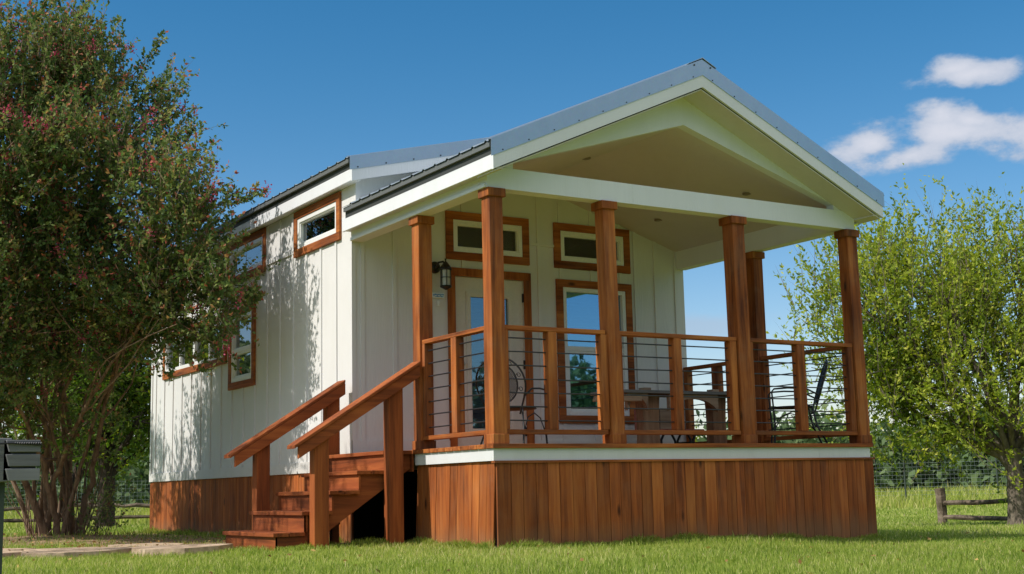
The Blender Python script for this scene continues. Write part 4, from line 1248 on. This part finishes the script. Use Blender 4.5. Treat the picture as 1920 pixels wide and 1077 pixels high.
def myrtle(name, loc, lobes, sprigs, label, seed, stems=17, twd=30, lobe_off=(0, 0, 0), leafk=15, stem_spread=.3):
    g = np.random.default_rng(seed)
    root = empty(name, loc, label, 'tree')
    x0, y0, z0 = loc
    S, D, L = crown(lobes, twd, .40, 0, g, up=.75, clump=1.7, cl_r=.19)
    # sprays sticking out of the top
    ex_s, ex_d, ex_l = [], [], []
    for (sx, sy, sz) in sprigs:
        c = min(lobes, key=lambda q: (q[0]-sx)**2 + (q[1]-sy)**2 + (q[2]-sz)**2)
        a = np.array(c[:3]); b = np.array((sx, sy, sz)); d = b - a; Ln = np.linalg.norm(d)
        for k in range(14):
            t = .45 + .55 * k / 13
            ex_s.append(a + d * t + g.normal(0, .03, 3)); ex_d.append(unit(d / Ln * .8 + g.normal(0, .35, 3) + np.array([0, 0, .2]))); ex_l.append(.22 * (1.25 - t * .6))
    if sprigs:
        S = np.concatenate([S, ex_s]); D = np.concatenate([D, ex_d]); L = np.concatenate([L, ex_l])
    keep = ~((S[:, 0] + D[:, 0] * L > -.06) & (S[:, 1] > 2.6) & (S[:, 2] < 4.1))
    S, D, L = S[keep], D[keep], L[keep]
    P, dr, t, ix = twig_leaves(S, D, L, leafk, g)
    V = leaves_mesh(P, dr, .058, .034, g)
    tw = np.clip(g.normal(.40, .20, len(S)), 0, 1)
    tint = np.clip(tw[ix] + g.normal(0, .12, len(ix)), 0, .82); red = (t > .8) & (g.uniform(0, 1, len(t)) < .34); tint[red] = g.uniform(.85, 1, red.sum())
    np_obj('crown', V, 4, L_MYR, root, tint, [(0, 1, 2, 3)])
    np_obj('twigs', twig_mesh(S, D, L, .0045, g, np.arange(len(S))), 4, B_MYR, root, np.ones(len(S)), TW_F)
    # blossoms
    sel = g.choice(len(S), int(len(S) * .028), replace=False)
    tips = S[sel] + D[sel] * L[sel][:, None]
    kk = 34; C = np.repeat(tips, kk, 0) + g.normal(0, .035, (len(tips) * kk, 3)) * np.array([1, 1, 1.3])
    V = leaves_mesh(C, unit(g.normal(0, 1, C.shape)), .026, .024, g)
    np_obj('blossoms', V, 4, L_FLW, root, g.uniform(0, 1, len(C)), [(0, 1, 2, 3)])
    # stems
    mb = MB()
    big = sorted(lobes, key=lambda q: -q[3])
    ends = []
    for k in range(stems):
        a = 2 * math.pi * k / stems + g.uniform(-.2, .2); rb = g.uniform(.05, stem_spread)
        b0 = (x0 + rb * math.cos(a), y0 + rb * math.sin(a), gz(x0, y0) - .05)
        lb = big[k % len(big)]
        e = np.array(lb[:3]) + g.normal(0, .25, 3) * lb[3] + np.array([0, 0, -.1 * lb[3]])
        m = np.array([x0 + math.cos(a) * (rb + .22) * 1.2, y0 + math.sin(a) * (rb + .22) * 1.2, gz(x0, y0) + g.uniform(1.0, 1.6)])
        m = m * .72 + (np.array(b0) + (e - np.array(b0)) * .35) * .28
        r0 = g.uniform(.026, .055)
        pts = []; rs = []
        for i in range(15):
            t = i / 14
            p = (1 - t) ** 2 * np.array(b0) + 2 * t * (1 - t) * m + t * t * e
            p = p + g.normal(0, .018, 3) * (i > 0); pts.append(tuple(p)); rs.append(r0 * (1 - .78 * t))
        rs[0] *= 1.35
        mb.tube(pts, rs, 8)
        for j in (6, 8, 9, 10, 11, 12, 13):
            if j >= 8 or k % 2:
                lb2 = big[int(g.integers(0, len(big)))] if g.uniform() < .45 else lb
                e2 = np.array(lb2[:3]) + g.normal(0, .45, 3) * lb2[3]
                if np.linalg.norm(e2 - np.array(pts[j])) < 2.4: limb(mb, pts[j], e2, rs[j] * .6, .005, g, sag=-.1, n=6, seg=5)
    for (sx, sy, sz) in sprigs:
        c = min(lobes, key=lambda q: (q[0]-sx)**2 + (q[1]-sy)**2 + (q[2]-sz)**2)
        limb(mb, c[:3], (sx, sy, sz), .012, .003, g, n=5, seg=5)
    for k in range(26):   # suckers with leaves at the foot
        a = g.uniform(0, 6.28); b0 = (x0 + .35 * math.cos(a), y0 + .3 * math.sin(a), gz(x0, y0) - .02)
        limb(mb, b0, (b0[0] + g.normal(0, .22) + .3 * math.cos(a), b0[1] + g.normal(0, .22) + .3 * math.sin(a), b0[2] + g.uniform(.5, 1.9)), .009, .003, g, n=5, seg=5)
    obj('trunk', mb, B_MYR, root)
    return root
myrtle('crape_myrtle', (-1.76, 8.0, gz(-1.76, 8.0)), MYR, SPR, 'large multi stemmed crape myrtle with pink blossoms beside the cabin wall', 5, twd=46, leafk=17)

# suckers foliage near the foot handled as low lobes of a shrub
g = np.random.default_rng(77)
# second myrtle standing left of the picture, its twigs reach into it
MY2 = [(-6.3, 3.4, 4.9, 1.1), (-5.6, 3.2, 5.7, .8), (-6.9, 3.6, 5.4, 1.3), (-4.9, 2.3, 4.8, .35), (-5.6, 3.4, 6.2, .9), (-5.0, 2.9, 6.6, .5)]
myrtle('crape_myrtle', (-6.6, 3.0, gz(-6.6, 3.0)), MY2, [], 'second crape myrtle standing off to the left of the path', 15, stems=8, twd=6, leafk=14)

def bigtree(name, loc, lobes, label, seed, leafm, barkm, leaf, per, k, r_tr, h_fork, twl=.7, up=.45, limbs=14, group=None, tintc=.5, spread=.55, lean=(0, 0), flare=1.5):
    g = np.random.default_rng(seed)
    root = empty(name, loc, label, 'tree', group)
    S, D, L = crown(lobes, per, twl, 0, g, up=up, clump=.9, cl_r=.30)
    P, dr, t, ix = twig_leaves(S, D, L, k, g, spread=spread, bend=.2)
    V = leaves_mesh(P, dr, leaf, leaf * .48, g)
    tw = g.normal(tintc, .16, len(S)); tint = np.clip(tw[ix] + g.normal(0, .13, len(ix)), 0, 1)
    np_obj('crown', V, 4, leafm, root, tint, [(0, 1, 2, 3)])
    np_obj('twigs', twig_mesh(S, D, L, leaf * .10, g, np.arange(0, len(S), 2)), 4, barkm, root, np.ones(len(range(0, len(S), 2))), TW_F)
    mb = MB(); x0, y0, z0 = loc
    F = np.array([x0 + lean[0], y0 + lean[1], z0 + h_fork])
    pts = []; rs = []
    for i in range(9):
        t = i / 8; p = np.array([x0, y0, z0 - .15]) + (F - np.array([x0, y0, z0 - .15])) * t + g.normal(0, .02, 3) * (0 < i < 8)
        pts.append(tuple(p)); rs.append(r_tr * (1 + (flare - 1) * (1 - t) ** 5 - .18 * t))
    mb.tube(pts, rs, 14)
    bl = sorted(lobes, key=lambda q: -q[3])
    for j in range(limbs):
        lb = bl[j % len(bl)]; e = np.array(lb[:3]) + g.normal(0, .22, 3) * lb[3]
        s_ = pts[int(g.integers(6, 9))]
        pp = limb(mb, s_, e, r_tr * g.uniform(.3, .55), r_tr * .06, g, sag=.18, n=8, seg=7)
        for q in range(5):
            e2 = np.array(lb[:3]) + unit(g.normal(0, 1, 3)) * lb[3] * .95
            limb(mb, pp[int(g.integers(3, 8))], e2, r_tr * .13, r_tr * .03, g, sag=.1, n=5, seg=5)
    obj('trunk', mb, barkm, root)
    return root
RT = [(15.71, 8.26, 4.35, 1.3), (14.75, 8.5, 4.85, .6), (16.25, 7.59, 4.7, 1.0), (13.25, 9.5, 4.2, .3), (13.0, 9.7, 3.9, .25), (14.3, 8.8, 5.2, .40), (15.0, 8.3, 5.5, .35), (16.1, 7.6, 5.6, .40), (15.3, 8.2, 1.45, .6), (14.6, 9.3, 1.35, .4), (17.2, 5.2, 1.4, .6), (17.43, 7.7, 4.0, 1.9), (14.86, 8.48, 3.72, 1.8), (15.47, 7.76, 2.75, 1.6), (13.82, 8.89, 4.05, .95), (13.4, 9.32, 4.55, .42), (14.4, 8.99, 2.67, 1.2), (14.95, 8.91, 1.95, .9), (15.67, 6.71, 2.5, 1.2), (17.4, 6.01, 3.6, 1.8), (17.36, 6.06, 2.4, 1.5), (13.75, 9.6, 3.3, .5), (14.35, 9.69, 1.75, .42), (16.7, 7.01, 5.05, .45)]
bigtree('elm_tree', (16.3, 7.3, gz(16.3, 7.3)), RT, 'bright green feathery elm tree standing right of the cabin', 31, L_RT, B_GR, .095, 12.5, 21, .20, 1.5, twl=1.05, up=1.0, limbs=16, tintc=.52, spread=.42)
LT = [(1.05, 16.45, 2.95, 1.4), (1.56, 16.83, 3.86, 1.5), (0.68, 16.55, 2.33, 1.0), (1.51, 15.81, 2.35, .9), (0.49, 17.62, 3.58, 1.4), (2.07, 16.69, 3.22, 1.2), (-0.08, 17.75, 2.61, 1.1), (1.25, 16.45, 1.75, .5), (1.8, 16.5, 1.6, .45)]
bigtree('oak_tree', (1.1, 16.44, gz(1.1, 16.44)), LT, 'dark trunked oak tree behind the crape myrtle', 32, L_LT, B_DK, .11, 13, 13, .17, 1.35, twl=.7, up=.1, limbs=12, tintc=.55, flare=1.3)
# further trees behind the house on the left and right, each a thing
def blob_lobes(x, y, z, r, n, g, sq=.8):
    out = [(x, y, z, r * .8)]
    for i in range(n):
        d = unit(g.normal(0, 1, 3)); out.append((x + d[0] * r * .75, y + d[1] * r * .75, z + d[2] * r * sq * .7, r * g.uniform(.4, .65)))
    return out
gb = np.random.default_rng(5)
FAR = [(-4.6, 27, 3.9, 2.6, 'yellow green tree behind the crape myrtle at the far left', L_RT), (-1.2, 33, 3.6, 2.5, 'bushy mid green tree left of the dark trunked oak', L_LT),
       (4.6, 34, 3.4, 2.4, 'rounded dark green tree seen between the oak and the cabin', L_LT), (43.0, 52.0, 2.6, 2.2, 'small pale green tree seen through the porch railing', L_RT)]
for i, (x, y, z, r, lab, lm) in enumerate(FAR):
    bigtree('background_tree', (x, y, gz(x, y)), blob_lobes(x, y, z, r, 7, gb), lab, 60 + i, lm, B_DK, .17, 4.2, 11, .16, 1.3, twl=.9, limbs=8, tintc=.4 + .15 * (i == 0))
# --- far woods (one mass)
def woods():
    g = np.random.default_rng(3)
    C = []; T = []
    def band(az0, az1, n, rmin, rmax, hmin, hmax):
        for k in range(n):
            a = math.radians(g.uniform(az0, az1)); r = g.uniform(rmin, rmax)
            h = g.uniform(hmin, hmax); rad = g.uniform(1.5, 2.9)
            cx, cy = CX + r * math.sin(a), CY + r * math.cos(a); z0 = gz(cx, cy)
            m = int((200 if hmax < 8 else 300) * (h / 4.5))
            d = unit(g.normal(0, 1, (m, 3))) * (g.uniform(0, 1, m) ** .4)[:, None]
            d[:, 2] = np.abs(d[:, 2]) * 1.25 - .25
            p = np.array([cx, cy, z0 + h * .25]) + d * np.array([rad, rad, h * .72])
            p[:, 2] = np.maximum(p[:, 2], z0 + .1)
            C.append(p); T.append(np.clip(g.normal(g.uniform(.2, .7), .14, m), 0, 1))
    band(-8, 80, 330, 84, 112, 2.6, 4.6)
    band(40, 80, 240, 84, 100, 4.4, 6.4)
    band(-8, 30, 100, 84, 100, 3.6, 5.6)
    band(78, 352, 560, 62, 80, 8.0, 11.0)
    band(-4, 20, 60, 80, 100, 4, 6)
    C = np.concatenate(C); T = np.concatenate(T); n = len(C)
    V = leaves_mesh(C, unit(g.normal(0, 1, (n, 3)) + np.array([0, 0, .3])), .62, .42, g)
    o = np_obj('far_woods', V, 4, L_WOOD, None, T, [(0, 1, 2, 3)])
    tagit(o, 'hazy line of woods beyond the meadow', 'woods', kind='stuff')
woods()

# ================================================================== FENCES
def rough_bar(mb, a, b, r, g, n=9, seg=7, sq=.8):
    a = Vector(a); b = Vector(b); pts = []; rs = []
    L = (b - a).length
    for i in range(n + 1):
        t = i / n; p = a.lerp(b, t) + Vector((g.normal(0, .012), g.normal(0, .012), g.normal(0, .016) - .03 * L / 3 * math.sin(math.pi * t) * .4))
        pts.append(p); rs.append(r * g.uniform(.78, 1.15))
    mb.tube(pts, rs, seg, smooth=False)
def split_fence(pts, label, seed, rails=(.42, .95), hpost=1.28, rp=.085, rr=.05):
    g = np.random.default_rng(seed)
    x, y = pts[0]; root = empty('split_rail_fence', (x, y, gz(x, y)), label, 'fence')
    for i, (x, y) in enumerate(pts):
        z = gz(x, y); mb = MB(); mb.tint = g.uniform(.85, 1.2)
        rough_bar(mb, (x, y, z - .2), (x + g.normal(0, .02), y, z + hpost * g.uniform(.95, 1.03)), rp, g, 6, 8); obj('post', mb, W_SPLIT, root)
    for (xa, ya), (xb, yb_) in zip(pts[:-1], pts[1:]):
        for h in rails:
            mb = MB(); mb.tint = g.uniform(.8, 1.25)
            rough_bar(mb, (xa, ya, gz(xa, ya) + h + g.normal(0, .03)), (xb, yb_, gz(xb, yb_) + h + g.normal(0, .03)), rr, g); obj('rail', mb, W_SPLIT, root)
    return root
split_fence([(17.75, 10.4), (18.6, 7.2), (19.6, 4.2), (20.8, 1.2)], 'weathered split rail fence behind the elm tree', 41, rails=(.09, .52), hpost=.80, rp=.10, rr=.052)
split_fence([(-1.6, 33.0), (1.4, 31.9), (4.4, 30.9), (7.4, 29.9), (10.4, 28.9)], 'low dark split rail fence beyond the oak tree', 42, rails=(.30, .72), hpost=.9, rr=.055)

def wire_fence(pts, label, h=1.75, step=.16):
    x, y = pts[0]; root = empty('wire_fence', (x, y, gz(x, y)), label, 'fence')
    for (xa, ya), (xb, yb_) in zip(pts[:-1], pts[1:]):
        L = math.hypot(xb - xa, yb_ - ya); n = int(L / step)
        mb = MB(); za, zb_ = gz(xa, ya), gz(xb, yb_)
        for k in range(int(h / step) + 1):
            mb.tube([(xa, ya, za + .05 + k * step), (xb, yb_, zb_ + .05 + k * step)], .0038, 4, caps=False)
        for k in range(n):
            t = k / n; px, py, pz = xa + (xb - xa) * t, ya + (yb_ - ya) * t, za + (zb_ - za) * t
            mb.tube([(px, py, pz + .05), (px, py, pz + h)], .0034, 4, caps=False)
        obj('wire_mesh', mb, M_WIRE, root)
        mb = MB(); mb.tube([(xa, ya, za - .2), (xa, ya, za + h + .08)], .035, 6); obj('post', mb, M_STEELP, root)
    return root
def lin(a, b, n): return [(a[0] + (b[0] - a[0]) * i / n, a[1] + (b[1] - a[1]) * i / n) for i in range(n + 1)]
wire_fence(lin((32.5, 34.0), (44.0, 16.0), 6), 'tall galvanised wire mesh fence across the right meadow')
wire_fence(lin((1.5, 51.0), (16.0, 46.5), 4), 'wire mesh fence across the left meadow behind the rail fence')

# brush pile at far left
g = np.random.default_rng(9)
bx0, by0 = -1.7, 27.5
root = empty('brush_pile', (bx0, by0, gz(bx0, by0)), 'low pile of pale cut branches at the far left beyond the lawn', 'brush pile')
mb = MB()
for k in range(70):
    a = g.uniform(0, 6.28); r = abs(g.normal(0, .55)); c = np.array([bx0 + r * math.cos(a), by0 + r * math.sin(a), gz(bx0, by0) + .02 + max(0, .45 - r * .35) * g.uniform(0, 1)])
    d = unit(np.array([g.normal(), g.normal(), g.normal() * .25])) * g.uniform(.2, .5)
    mb.tube([tuple(c - d), tuple(c + g.normal(0, .02, 3)), tuple(c + d)], g.uniform(.012, .035), 5)
obj('branches', mb, bark('cut branch bark', (.22, .15, .11), (.48, .38, .30)), root)

# weedy fallen twig leaves by the right fence rail and small plants near the path
def plant(name, x, y, h, n, label, seed, mat=L_LT, leaf=.05, group=None):
    g = np.random.default_rng(seed); root = empty(name, (x, y, gz(x, y)), label, 'plant', group)
    S = np.zeros((n, 3)) + np.array([x, y, gz(x, y)]) + g.normal(0, h * .12, (n, 3)) * np.array([1, 1, 0])
    D = unit(g.normal(0, .45, (n, 3)) + np.array([0, 0, 1])); L = h * g.uniform(.5, 1.1, n)
    P, dr, t, ix = twig_leaves(S, D, L, 16, g)
    np_obj('foliage', leaves_mesh(P, dr, leaf, leaf * .5, g), 4, mat, root, np.clip(g.normal(.5, .2, len(P)), 0, 1), [(0, 1, 2, 3)])
    np_obj('stems', twig_mesh(S, D, L, .004, g, np.arange(n)), 4, B_MYR, root, np.ones(n), TW_F)
plant('bushy_weed', 18.3, 8.3, 1.0, 30, 'leafy sapling growing through the split rail fence under the elm', 51, L_RT, .11)
plant('sucker_shoots', -1.35, 7.55, 1.25, 34, 'dark leafy shoots at the foot of the crape myrtle', 52, L_MYR, .055)
plant('bushy_weed', -.25, 4.2, .16, 14, 'small weed against the cabin skirting', 53, L_LT, .035)
plant('bushy_weed', -2.9, 6.4, .18, 10, 'small weed in the dirt near the myrtle trunk', 54, L_LT, .04)

g = np.random.default_rng(88)
n = 650
a = np.radians(g.uniform(-2, 66, n)); r = np.sqrt(g.uniform(50, 330, n)); X = CX + r * np.sin(a); Y = CY + r * np.cos(a)
near = g.uniform(0, 1, n) < .45; X[near] = g.normal(-2.4, 1.5, near.sum()); Y[near] = g.normal(5.5, 2.2, near.sum())
k = ~((X > -.05) & (X < W + .05) & (Y > -.05) & (Y < YB)) & ~((X > -1.45) & (X < .1) & (Y > 1.3) & (Y < 3))
X, Y = X[k], Y[k]; C = np.stack([X, Y, ground(X, Y) + g.uniform(.012, .045, len(X))], -1)
D = unit(np.stack([g.normal(0, 1, len(X)), g.normal(0, 1, len(X)), g.normal(0, .25, len(X))], -1))
L_DRY = leafmat('dry fallen leaves', [(0, (.16, .08, .03)), (.6, (.34, .20, .08)), (1, (.50, .36, .12))], .2)
o = np_obj('fallen_leaves', leaves_mesh(C, D, .042, .026, g), 4, L_DRY, None, g.uniform(0, 1, len(X)), [(0, 1, 2, 3)])
tagit(o, 'dry brown leaves scattered over the lawn and dirt', 'fallen leaves', kind='stuff')
